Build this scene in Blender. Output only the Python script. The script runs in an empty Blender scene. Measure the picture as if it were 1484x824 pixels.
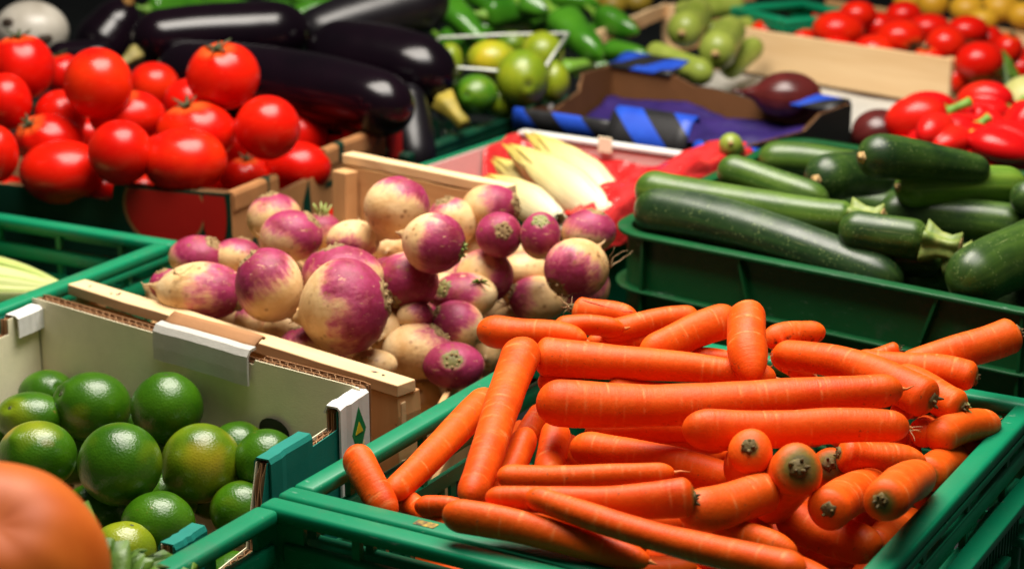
import bpy, math, random
import numpy as np
from mathutils import Vector, Matrix

sc = bpy.context.scene
COL = sc.collection
# ---------------------------------------------------------------- camera
cam_d = bpy.data.cameras.new('camera')
cam = bpy.data.objects.new('camera', cam_d); COL.objects.link(cam)
cam.location = (0, 0, .70)
cam.rotation_euler = (math.radians(90 - 16.9), 0, 0)
cam_d.sensor_width = 36; cam_d.lens = 67.92
cam_d.clip_start = .05; cam_d.clip_end = 60
cam_d.dof.use_dof = True; cam_d.dof.focus_distance = 1.40; cam_d.dof.aperture_fstop = 6.8
sc.camera = cam
# ---------------------------------------------------------------- light: one soft market lamp overhead, an added front fill, dim surroundings
w = bpy.data.worlds.new('World'); sc.world = w; w.use_nodes = True
bg = w.node_tree.nodes['Background']
bg.inputs[0].default_value = (1.0, .95, .88, 1); bg.inputs[1].default_value = .035
def area(name, loc, target, sx, sy, power, col):
    d = bpy.data.lights.new(name, 'AREA'); d.shape = 'RECTANGLE'; d.size = sx; d.size_y = sy; d.energy = power; d.color = col
    o = bpy.data.objects.new(name, d); COL.objects.link(o); o.location = loc
    o.rotation_euler = (Vector(target) - Vector(loc)).to_track_quat('-Z', 'Y').to_euler()
    return o
area('stall_lamp', (-.05, 1.85, 1.60), (.02, 1.72, .2), 1.15, .75, 55, (1, .93, .83))
area('front_fill', (.35, 1.15, 2.1), (.2, 1.45, .2), 1.2, .7, 28, (1, .95, .88))  # unseen fill, added above the near side to brighten the carrots
sc.view_settings.view_transform = 'Standard'; sc.view_settings.look = 'None'
sc.view_settings.exposure = 0; sc.view_settings.gamma = 1; sc.view_settings.use_curve_mapping = False
sc.cycles.max_bounces = 6; sc.cycles.diffuse_bounces = 3; sc.cycles.use_denoising = True

# ---------------------------------------------------------------- helpers
def tag(o, label=None, cat=None, group=None, kind=None):
    if label: o['label'] = label
    if cat: o['category'] = cat
    if group: o['group'] = group
    if kind: o['kind'] = kind
    return o
def empty(name, loc=(0, 0, 0), rz=0):
    o = bpy.data.objects.new(name, None); COL.objects.link(o); o.location = loc; o.rotation_euler = (0, 0, rz)
    o.empty_display_size = .02
    return o
def mesh(name, V, Fc, mat, parent=None, smooth=True, attrs=None, bevel=0, loc=None):
    me = bpy.data.meshes.new(name)
    V = np.asarray(V, float)
    me.from_pydata(V.tolist(), [], [tuple(f) for f in Fc])
    if smooth: me.polygons.foreach_set('use_smooth', [True] * len(me.polygons))
    if attrs:
        for k, v in attrs.items():
            v = np.asarray(v, float)
            if v.ndim == 1:
                a = me.attributes.new(k, 'FLOAT', 'POINT'); a.data.foreach_set('value', v)
            else:
                a = me.attributes.new(k, 'FLOAT_VECTOR', 'POINT'); a.data.foreach_set('vector', v.ravel())
    me.update()
    o = bpy.data.objects.new(name, me); COL.objects.link(o)
    if mat: me.materials.append(mat)
    if parent: o.parent = parent
    if loc is not None: o.location = loc
    if bevel:
        m = o.modifiers.new('bevel', 'BEVEL'); m.width = bevel; m.segments = 2; m.limit_method = 'ANGLE'; m.harden_normals = False
    return o
class MB:
    """collects boxes and extruded pieces into one mesh"""
    def __init__(s): s.V = []; s.F = []
    def add(s, V, Fc):
        n = len(s.V); s.V += [tuple(v) for v in V]; s.F += [tuple(i + n for i in f) for f in Fc]; return s
    def box(s, c, sx, sy, sz, M=None):
        c = np.array(c, float); h = np.array([sx, sy, sz]) / 2
        P = [c + h * np.array(k) for k in [(-1,-1,-1),(1,-1,-1),(1,1,-1),(-1,1,-1),(-1,-1,1),(1,-1,1),(1,1,1),(-1,1,1)]]
        if M is not None: P = [M @ p for p in P]
        return s.add(P, [(0,3,2,1),(4,5,6,7),(0,1,5,4),(1,2,6,5),(2,3,7,6),(3,0,4,7)])
    def hexa(s, P):
        return s.add(P, [(0,3,2,1),(4,5,6,7),(0,1,5,4),(1,2,6,5),(2,3,7,6),(3,0,4,7)])
    def build(s, name, mat, parent=None, smooth=False, bevel=0): return mesh(name, s.V, s.F, mat, parent, smooth, bevel=bevel)
def basis(axis):
    a = np.asarray(axis, float); a = a / np.linalg.norm(a)
    h = np.array([0, 0, 1.]) if abs(a[2]) < .9 else np.array([1., 0, 0])
    u = np.cross(h, a); u /= np.linalg.norm(u)
    return u, np.cross(a, u), a
def wobble(N, rng, k=5, f0=1., f1=3.):
    """smooth pseudo-noise on unit directions"""
    out = np.zeros(len(N))
    for i in range(k):
        d = rng.normal(size=3); d /= np.linalg.norm(d)
        f = rng.uniform(f0, f1); out += np.sin(N @ d * f * 2 + rng.uniform(0, 6.28)) / f
    return out / k
def sphere_grid(nu=40, nv=28):
    th = np.linspace(0, math.pi, nv + 1)[1:-1]; ph = np.linspace(0, 2 * math.pi, nu, endpoint=False)
    T, P = np.meshgrid(th, ph, indexing='ij')
    T = np.concatenate([[0], T.ravel(), [math.pi]]); P = np.concatenate([[0], P.ravel(), [0]])
    Fc = []
    for j in range(nu): Fc.append((0, 1 + j, 1 + (j + 1) % nu))
    for i in range(nv - 2):
        a = 1 + i * nu; b = a + nu
        for j in range(nu): Fc.append((a + j, b + j, b + (j + 1) % nu, a + (j + 1) % nu))
    a = 1 + (nv - 2) * nu; e = a + nu
    for j in range(nu): Fc.append((a + j, e, a + (j + 1) % nu))
    return T, P, Fc
def tube(path, rad, n=20, twist=0., shape=None):
    """closed tube along path; returns verts, faces, per-vertex along index t and ring angle"""
    path = np.asarray(path, float); m = len(path)
    tan = np.gradient(path, axis=0); tan /= np.linalg.norm(tan, axis=1)[:, None] + 1e-12
    u, v, a = basis(tan[0])
    V = []; L = np.concatenate([[0], np.cumsum(np.linalg.norm(np.diff(path, axis=0), axis=1))])
    ang = np.linspace(0, 2 * math.pi, n, endpoint=False); T = []; A = []
    for i in range(m):
        t = tan[i]; u = u - t * (u @ t); u /= np.linalg.norm(u); v = np.cross(t, u)
        r = rad[i] * (shape(ang, i / (m - 1)) if shape is not None else 1)
        r = np.broadcast_to(r, ang.shape)
        V.append(path[i] + (u * (np.cos(ang) * r)[:, None]) + (v * (np.sin(ang) * r)[:, None]))
        T += [L[i]] * n; A += list(ang)
    V = np.concatenate(V); Fc = []
    for i in range(m - 1):
        for j in range(n):
            Fc.append((i * n + j, i * n + (j + 1) % n, (i + 1) * n + (j + 1) % n, (i + 1) * n + j))
    V = np.concatenate([V, [path[0]], [path[-1]]]); k = m * n
    for j in range(n):
        Fc.append((k, (j + 1) % n, j)); Fc.append((k + 1, (m - 1) * n + j, (m - 1) * n + (j + 1) % n))
    T += [0, L[-1]]; A += [0, 0]
    return V, Fc, np.array(T), np.array(A)
def capspace(m, c0, c1):
    """samples 0..1 denser near both ends"""
    a = (1 - np.cos(np.linspace(0, math.pi / 2, 9))) ; a = a / a[-1]
    return np.unique(np.round(np.concatenate([c0 * a, np.linspace(c0, 1 - c1, m), 1 - c1 * a]), 6))
def place(name, V, Fc, mat, center, parent=None, **k):
    """mesh with its origin at center"""
    c = np.asarray(center, float)
    return mesh(name, np.asarray(V) - c, Fc, mat, parent, loc=tuple(c), **k)
def part(name, V, Fc, mat, parent, **k):
    """a child given in world coordinates"""
    c = np.array(parent.location)
    return mesh(name, np.asarray(V) - c, Fc, mat, parent, **k)

# ---------------------------------------------------------------- materials
class NT:
    def __init__(s, name):
        s.m = bpy.data.materials.new(name); s.m.use_nodes = True; s.t = s.m.node_tree; s.p = s.t.nodes['Principled BSDF']
    def n(s, typ, **k):
        x = s.t.nodes.new(typ)
        for a, b in k.items(): setattr(x, a, b)
        return x
    def l(s, a, b): s.t.links.new(a, b)
    def val(s, node, i, v):
        if hasattr(v, 'is_linked') or isinstance(v, bpy.types.NodeSocket): s.l(v, node.inputs[i])
        else: node.inputs[i].default_value = v
    def math(s, op, a, b=0., c=None, clamp=False):
        x = s.n('ShaderNodeMath', operation=op, use_clamp=clamp); s.val(x, 0, a); s.val(x, 1, b)
        if c is not None: s.val(x, 2, c)
        return x.outputs[0]
    def attr(s, name, vec=False):
        x = s.n('ShaderNodeAttribute', attribute_name=name); return x.outputs['Vector' if vec else 'Fac']
    def obj(s): return s.n('ShaderNodeTexCoord').outputs['Object']
    def rand(s): return s.n('ShaderNodeObjectInfo').outputs['Random']
    def ocol(s):
        x = s.n('ShaderNodeSeparateColor'); s.l(s.n('ShaderNodeObjectInfo').outputs['Color'], x.inputs[0]); return x.outputs
    def mapv(s, v, scale=(1, 1, 1), loc=(0, 0, 0)):
        x = s.n('ShaderNodeMapping'); s.l(v, x.inputs[0]); x.inputs['Scale'].default_value = scale; x.inputs['Location'].default_value = loc
        return x.outputs[0]
    def shift(s, v):
        """moves the texture by the object's random number"""
        x = s.n('ShaderNodeVectorMath', operation='ADD'); s.l(v, x.inputs[0])
        c = s.n('ShaderNodeCombineXYZ'); r = s.math('MULTIPLY', s.rand(), 37.)
        for i in range(3): s.l(r, c.inputs[i])
        s.l(c.outputs[0], x.inputs[1]); return x.outputs[0]
    def noise(s, v, scale, detail=3, rough=.55):
        x = s.n('ShaderNodeTexNoise'); s.l(v, x.inputs['Vector']); x.inputs['Scale'].default_value = scale
        x.inputs['Detail'].default_value = detail; x.inputs['Roughness'].default_value = rough; return x.outputs['Fac']
    def voro(s, v, scale, feature='F1'):
        x = s.n('ShaderNodeTexVoronoi', feature=feature); s.l(v, x.inputs['Vector']); x.inputs['Scale'].default_value = scale; return x.outputs['Distance']
    def ramp(s, f, stops, interp='LINEAR'):
        x = s.n('ShaderNodeValToRGB'); s.val(x, 0, f); r = x.color_ramp; r.interpolation = interp
        while len(r.elements) < len(stops): r.elements.new(.5)
        for e, (p, c) in zip(r.elements, stops):
            e.position = p; e.color = (*c, 1) if len(c) == 3 else c
        return x.outputs[0]
    def step(s, f, a, b):
        x = s.n('ShaderNodeMapRange'); x.clamp = True; s.val(x, 0, f); x.inputs[1].default_value = a; x.inputs[2].default_value = b; return x.outputs[0]
    def mix(s, f, a, b):
        x = s.n('ShaderNodeMix', data_type='RGBA'); s.val(x, 0, f)
        for i, c in ((6, a), (7, b)):
            if isinstance(c, tuple): x.inputs[i].default_value = (*c, 1)
            else: s.l(c, x.inputs[i])
        return x.outputs[2]
    def bump(s, h, strength=.3, dist=.002):
        x = s.n('ShaderNodeBump'); s.l(h, x.inputs['Height']); x.inputs['Strength'].default_value = strength; x.inputs['Distance'].default_value = dist
        s.l(x.outputs[0], s.p.inputs['Normal']); return x
    def set(s, **k):
        for a, b in k.items(): s.val(s.p, {'col': 'Base Color', 'rough': 'Roughness', 'spec': 'Specular IOR Level', 'coat': 'Coat Weight', 'coatr': 'Coat Roughness', 'sss': 'Subsurface Weight', 'trans': 'Transmission Weight', 'ior': 'IOR', 'sheen': 'Sheen Weight', 'alpha': 'Alpha'}[a], (*b, 1) if isinstance(b, tuple) else b)
        return s
    def sub(s, w, rad, scale):
        s.p.inputs['Subsurface Weight'].default_value = w; s.p.inputs['Subsurface Radius'].default_value = rad; s.p.inputs['Subsurface Scale'].default_value = scale
        return s

def m_carrot():
    t = NT('carrot_skin'); v = t.shift(t.attr('cc', True)); ob = t.shift(t.obj())
    big = t.noise(ob, 22, 3, .6)
    c = t.mix(t.step(big, .3, .72), (.64, .048, .0006), (.82, .092, .001))
    c = t.mix(t.math('MULTIPLY', t.rand(), .35), c, (.88, .140, .005))
    c = t.mix(t.math('MULTIPLY', t.step(t.noise(ob, 75, 5, .7), .42, .75), .40), c, (.86, .15, .010))
    # pale crosswise lenticels, along the creases and between them
    ring = t.noise(t.mapv(v, (430, 70, 70)), 1, 4, .65)
    patch = t.noise(ob, 55, 3)
    m = t.math('MULTIPLY', t.step(ring, .60, .70), t.step(patch, .44, .60))
    c = t.mix(t.math('MULTIPLY', m, .22), c, (.92, .30, .06))
    gr = t.math('MULTIPLY', t.attr('crease'), t.step(t.noise(ob, 160, 3), .38, .56)); c = t.mix(t.math('MULTIPLY', gr, .38), c, (.95, .42, .13))
    fleck = t.math('MULTIPLY', t.step(t.noise(ob, 260, 2), .66, .72), t.step(t.noise(ob, 40, 2), .46, .58))
    c = t.mix(t.math('MULTIPLY', fleck, .7), c, (.26, .07, .02))
    soil = t.math('MULTIPLY', t.step(t.noise(ob, 48, 7, .8), .64, .74), .5); c = t.mix(soil, c, (.34, .07, .012))
    worn = t.step(t.noise(ob, 38, 5, .7), .66, .72)
    c = t.mix(t.math('MULTIPLY', worn, .25), c, (.92, .34, .10))
    cr = t.attr('crown')
    crn = t.math('ADD', cr, t.math('MULTIPLY', t.math('SUBTRACT', t.noise(ob, 120, 3), .5), .5))
    c = t.mix(t.step(crn, .35, .80), c, (.19, .13, .022))
    c = t.mix(t.step(crn, .86, 1.02), c, (.12, .10, .035))
    dirt = t.attr('dirt'); c = t.mix(t.math('MULTIPLY', dirt, t.step(t.noise(ob, 110, 4), .58, .70)), c, (.10, .04, .015))
    t.set(col=c, rough=t.math('ADD', .40, t.math('MULTIPLY', big, .2)), spec=.22)
    h = t.math('ADD', t.math('ADD', ring, t.math('MULTIPLY', t.noise(ob, 320, 3), .5)), t.math('MULTIPLY', t.noise(ob, 70, 4), .9))
    t.bump(h, .34, .0012); t.sub(.04, (1., .2, .03), .002)
    return t.m
def m_turnip():
    t = NT('turnip_skin'); ob = t.shift(t.obj()); lat = t.attr('lat')
    R = t.ocol()[0]
    # R = where purple starts
    big = t.math('SUBTRACT', t.noise(ob, 26, 2, .5), .5); mid = t.math('SUBTRACT', t.math('ADD', t.math('MULTIPLY', t.noise(ob, 85, 5, .7), .5), t.math('MULTIPLY', t.noise(t.shift(t.mapv(t.attr('cc', True), (7, 7, 1.6))), 1, 4, .65), .6)), .55)
    x = t.math('ADD', t.math('ADD', lat, t.math('ADD', t.math('MULTIPLY', big, 1.5), t.math('MULTIPLY', mid, 1.25))), t.math('SUBTRACT', t.math('MULTIPLY', R, 1.7), 1.22))
    cream = t.mix(t.step(t.noise(ob, 40, 4, .65), .35, .68), (.74, .50, .24), (.58, .33, .12))
    cream = t.mix(t.step(t.noise(ob, 16, 3), .5, .75), cream, (.78, .58, .32))
    pur = t.mix(t.step(t.noise(ob, 44, 5, .7), .34, .66), (.20, .012, .036), (.36, .034, .115))
    pink = t.mix(t.step(t.noise(ob, 70, 4), .4, .65), (.58, .20, .15), (.50, .10, .19))
    c = t.mix(t.step(x, -.26, .10), cream, pink); c = t.mix(t.step(x, .0, .36), c, pur)
    scar = t.math('MULTIPLY', t.step(t.noise(t.mapv(ob, (1, 1, 3.5)), 95, 4, .65), .63, .69), t.step(x, -.1, .1))
    c = t.mix(t.math('MULTIPLY', scar, .65), c, (.70, .40, .22))
    spots = t.math('MULTIPLY', t.math('SUBTRACT', 1., t.step(t.voro(ob, 110), .12, .28)), t.step(t.noise(ob, 45, 2), .42, .58))
    c = t.mix(t.math('MULTIPLY', spots, .75), c, (.24, .10, .03))
    stain = t.step(t.noise(ob, 30, 6, .75), .55, .72); c = t.mix(t.math('MULTIPLY', stain, .45), c, (.36, .15, .04))
    cr = t.math('ADD', t.attr('crown'), t.math('MULTIPLY', mid, .6))
    c = t.mix(t.step(cr, .4, .75), c, (.22, .13, .05))
    root = t.attr('root'); c = t.mix(t.math('MULTIPLY', root, .75), c, (.40, .24, .10))
    t.set(col=c, rough=t.math('ADD', .40, t.math('MULTIPLY', t.noise(ob, 60, 3), .2)), spec=.34)
    t.bump(t.math('ADD', t.noise(ob, 150, 4), t.math('MULTIPLY', t.noise(ob, 40, 4, .6), 1.6)), .36, .0016); t.sub(.06, (1, .5, .3), .003)
    return t.m
def m_tomato(name='tomato_skin', a=(.50, .003, .0015), b=(.62, .008, .002)):
    t = NT(name); ob = t.shift(t.obj())
    n = t.noise(ob, 18, 2); c = t.mix(t.step(n, .3, .7), a, b)
    lat = t.attr('lat'); sh = t.math('MULTIPLY', t.step(t.math('ADD', lat, t.math('MULTIPLY', n, .25)), .93, 1.12), .8)
    c = t.mix(sh, c, (.62, .12, .02)); c = t.mix(t.math('MULTIPLY', t.math('MULTIPLY', t.rand(), t.step(t.noise(ob, 14, 3), .42, .7)), .55), c, (.80, .045, .004))
    sp = t.math('MULTIPLY', t.step(t.noise(ob, 420, 1), .70, .74), .35); c = t.mix(sp, c, (.72, .12, .04))
    t.set(col=c, rough=t.math('ADD', .17, t.math('MULTIPLY', t.noise(ob, 25, 4), .16)), spec=.28)
    t.bump(t.noise(ob, 50, 3), .06, .001); t.sub(.1, (1, .1, .05), .006)
    return t.m
def m_lime():
    t = NT('lime_skin'); ob = t.shift(t.obj()); R, G, B = t.ocol()[:3]
    n = t.noise(ob, 30, 3)
    c = t.mix(t.step(n, .3, .7), (.017, .074, .0012), (.048, .145, .003))
    yel = t.math('ADD', t.noise(ob, 17, 2), t.math('MULTIPLY', R, .5)); c = t.mix(t.step(yel, .70, 1.08), c, (.28, .31, .010))
    bl = t.math('MULTIPLY', t.step(t.noise(ob, 20, 2), .54, .72), G); c = t.mix(bl, c, (.62, .26, .02))
    pore = t.voro(ob, 520); c = t.mix(t.math('MULTIPLY', t.math('SUBTRACT', 1., t.step(pore, .05, .3)), .3), c, (.02, .06, .002))
    br = t.math('MULTIPLY', t.step(t.noise(ob, 95, 4), .70, .76), .5); c = t.mix(br, c, (.20, .13, .03))
    t.set(col=c, rough=.28, spec=.45); t.bump(pore, .17, .0010)
    return t.m
def m_lemon():
    t = NT('lemon_skin'); ob = t.shift(t.obj()); R, G, B = t.ocol()[:3]
    n = t.noise(ob, 22, 3); f = t.math('ADD', R, t.math('MULTIPLY', t.math('SUBTRACT', n, .5), .9))
    c = t.ramp(f, [(.15, (.045, .15, .006)), (.65, (.28, .32, .012)), (1.0, (.62, .42, .015))])
    pore = t.voro(ob, 420); t.set(col=c, rough=.32, spec=.5); t.bump(pore, .25, .001)
    return t.m
def m_courgette():
    t = NT('courgette_skin'); ob = t.shift(t.obj()); v = t.shift(t.attr('cc', True)); R, G, B = t.ocol()[:3]
    st = t.noise(t.mapv(v, (9, 190, 190)), 1, 3)
    dark = t.mix(t.step(st, .3, .7), (.0045, .018, .005), (.015, .044, .009))
    light = t.mix(t.step(st, .3, .7), (.06, .15, .012), (.16, .27, .026))
    f = t.math('ADD', R, t.math('MULTIPLY', t.math('SUBTRACT', t.noise(ob, 26, 3), .5), .7), clamp=True)
    c = t.mix(t.math('ADD', f, 0., clamp=True), dark, light)
    fl = t.math('MULTIPLY', t.math('SUBTRACT', 1., t.step(t.voro(ob, 330), .10, .28)), t.step(t.noise(ob, 90, 3), .44, .6))
    c = t.mix(t.math('MULTIPLY', fl, .5), c, (.36, .46, .16))
    scr = t.step(t.noise(t.mapv(v, (16, 420, 420)), 1, 2), .70, .75); c = t.mix(t.math('MULTIPLY', scr, .4), c, (.30, .34, .14))
    sc2 = t.math('MULTIPLY', t.step(t.noise(ob, 55, 5, .7), .64, .72), .45); c = t.mix(sc2, c, (.13, .10, .04))
    t.set(col=c, rough=t.math('ADD', .26, t.math('MULTIPLY', t.noise(ob, 70, 3), .2)), spec=.45); t.bump(t.math('ADD', st, t.math('MULTIPLY', t.noise(ob, 160, 2), .5)), .16, .0012)
    return t.m
def m_simple(name, c1, c2, scale=40, rough=.5, spec=.4, bump=.15, bscale=None, bdist=.001, coat=0, stretch=(1, 1, 1), sss=0):
    t = NT(name); ob = t.shift(t.mapv(t.obj(), stretch)); n = t.noise(ob, scale, 4)
    t.set(col=t.mix(t.step(n, .3, .7), c1, c2), rough=rough, spec=spec, coat=coat)
    if bump: t.bump(t.noise(ob, bscale or scale * 3, 3), bump, bdist)
    if sss: t.sub(sss, (1, .8, .4), .004)
    return t.m
def m_plastic(name, c, dark=.8, rough=.34):
    t = NT(name); ob = t.shift(t.obj())
    n = t.noise(ob, 9, 4, .6)
    col = t.mix(t.step(n, .3, .75), c, tuple(x * dark for x in c))
    dust = t.math('MULTIPLY', t.step(t.noise(ob, 22, 7, .75), .56, .76), .42); col = t.mix(dust, col, (.085, .10, .075))
    scuff = t.math('MULTIPLY', t.step(t.noise(t.mapv(ob, (.35, 1, 3)), 150, 5, .7), .64, .70), .5); col = t.mix(scuff, col, (.30, .40, .34))
    t.set(col=col, rough=t.math('ADD', rough, t.math('MULTIPLY', t.noise(ob, 40, 4), .2)), spec=.36); t.bump(t.math('ADD', t.noise(ob, 90, 4), scuff), .12, .001)
    return t.m
def m_wood(name, a, b, knots=True):
    t = NT(name); v = t.shift(t.attr('cc', True))
    g = t.noise(t.mapv(v, (6, 110, 110)), 1, 5, .6); g2 = t.noise(t.mapv(v, (2.5, 26, 26)), 1, 3)
    c = t.mix(t.step(t.math('ADD', t.math('MULTIPLY', g, .5), t.math('MULTIPLY', g2, .5)), .35, .65), a, b)
    kn = t.math('SUBTRACT', 1., t.step(t.voro(t.mapv(v, (7, 22, 22)), 1), .10, .2)); c = t.mix(t.math('MULTIPLY', kn, .5), c, (.36, .14, .05))
    sp = t.math('MULTIPLY', t.step(t.noise(v, 120, 3), .70, .75), .5); c = t.mix(sp, c, (.20, .11, .05))
    t.set(col=c, rough=.62, spec=.25); t.bump(g, .3, .0012)
    return t.m
def m_card(name, c, stain=.3, rough=.75, ribs=0.):
    t = NT(name); v = t.shift(t.obj()); n = t.noise(v, 30, 5, .6)
    col = t.mix(t.math('MULTIPLY', t.step(n, .4, .75), stain), c, tuple(x * .55 for x in c))
    fib = t.noise(t.mapv(v, (1, 1, 6)), 260, 3); col = t.mix(t.math('MULTIPLY', t.step(fib, .5, .8), .2), col, tuple(min(1, x * 1.25) for x in c))
    t.set(col=col, rough=rough, spec=.25); t.bump(t.math('ADD', fib, t.math('MULTIPLY', t.noise(v, 25, 3), 1.5)), .22, .0012)
    return t.m
M = {}
M['carrot'] = m_carrot(); M['turnip'] = m_turnip(); M['tomato'] = m_tomato(); M['lime'] = m_lime(); M['lemon'] = m_lemon(); M['courgette'] = m_courgette()
M['pepper_red'] = m_tomato('red_pepper_skin', (.50, .003, .005), (.62, .007, .007))
M['calyx'] = m_simple('calyx_green', (.020, .034, .010), (.060, .070, .022), 90, .6)
M['stub'] = m_simple('cut_stub', (.27, .26, .08), (.13, .11, .035), 170, .6, bump=.4)
M['leaf_stub'] = m_simple('leaf_stub', (.42, .44, .16), (.22, .34, .06), 100, .55, bump=.3)
M['crown'] = m_simple('turnip_crown', (.16, .09, .035), (.36, .24, .10), 160, .75, bump=.8, bscale=260)
M['hair'] = m_simple('root_hair', (.50, .33, .17), (.34, .19, .08), 120, .7, bump=0)
M['carrot_stalk'] = m_simple('carrot_stalk', (.17, .12, .03), (.07, .045, .018), 160, .75, bump=.8, bscale=320)
M['carrot_flesh'] = m_simple('carrot_flesh', (.84, .17, .02), (.72, .11, .012), 120, .45)
M['z_stem'] = m_simple('courgette_stem', (.10, .17, .03), (.26, .30, .07), 90, .5, bump=.5, bscale=140)
M['z_scar'] = m_simple('courgette_scar', (.52, .36, .14), (.30, .17, .06), 240, .7, bump=.5)
M['aub'] = m_simple('aubergine_skin', (.0022, .0012, .0026), (.0050, .0018, .0042), 12, .19, .34, .05, 30)
M['aub_matt'] = m_simple('aubergine_matt', (.003, .0022, .004), (.006, .0045, .0065), 12, .34, .4, .05, 30)
M['aub_stalk'] = m_simple('aubergine_stalk', (.30, .24, .07), (.17, .15, .04), 60, .6, bump=.3)
M['aub_stalk_b'] = m_simple('aubergine_stalk_brown', (.42, .22, .06), (.26, .12, .03), 60, .6, bump=.3)
M['aub_stalk_y'] = m_simple('aubergine_stalk_yellow', (.38, .28, .03), (.24, .20, .03), 60, .6, bump=.3)
M['chilli'] = m_simple('green_pepper_skin', (.022, .125, .006), (.06, .22, .012), 20, .2, .5, .06, 40)
M['chilli_pale'] = m_simple('green_pepper_pale', (.20, .38, .05), (.12, .28, .03), 20, .25)
M['p_stem'] = m_simple('pepper_stem', (.10, .26, .02), (.20, .36, .04), 70, .5)
M['pale_c'] = m_simple('pale_courgette_skin', (.17, .23, .025), (.28, .33, .06), 26, .35, .4, .12, 60, stretch=(1, 1, 1))
M['yellow'] = m_simple('yellow_fruit_skin', (.62, .30, .015), (.72, .42, .03), 18, .4)
M['green_plastic'] = m_plastic('green_plastic', (.0, .215, .095), .80)
M['dark_green_plastic'] = m_plastic('dark_green_plastic', (.002, .082, .020), .7)
M['deep_green_plastic'] = m_plastic('deep_green_plastic', (.002, .045, .022), .7)
M['wood'] = m_wood('pale_wood', (.80, .57, .32), (.68, .44, .22))
M['wood_in'] = m_wood('raw_wood', (.62, .36, .16), (.52, .28, .11))
M['card_brown'] = m_card('brown_card', (.36, .175, .075)); M['flute'] = m_card('card_flute', (.38, .205, .095), .5)
M['card_white'] = m_card('white_card', (.70, .69, .65), .3); M['card_flap'] = m_card('greyed_white_card', (.50, .48, .43), .4); M['card_grey'] = m_card('grey_white_card', (.84, .77, .54), .22)
M['card_teal'] = m_card('teal_print', (.010, .20, .155), .35, .5); M['card_green'] = m_card('dark_green_print', (.004, .034, .020), .3, .45)
M['card_red'] = m_card('red_print', (.42, .010, .008), .15, .45); M['card_tan'] = m_card('tan_print', (.38, .175, .066), .4, .6)
M['card_dark'] = m_card('black_print', (.012, .012, .014), .3, .5)
M['emb_green'] = m_card('emblem_green', (.008, .20, .06), .05, .5); M['emb_yellow'] = m_card('emblem_yellow', (.70, .50, .02), .05, .5)
M['onion'] = m_simple('red_onion_skin', (.055, .008, .008), (.11, .016, .014), 30, .28, .45)
M['grey_veg'] = m_simple('grey_vegetable', (.46, .43, .37), (.30, .27, .22), 26, .35, .45)
M['spot'] = m_simple('dark_spot', (.03, .02, .012), (.05, .03, .02), 50, .6)
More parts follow.
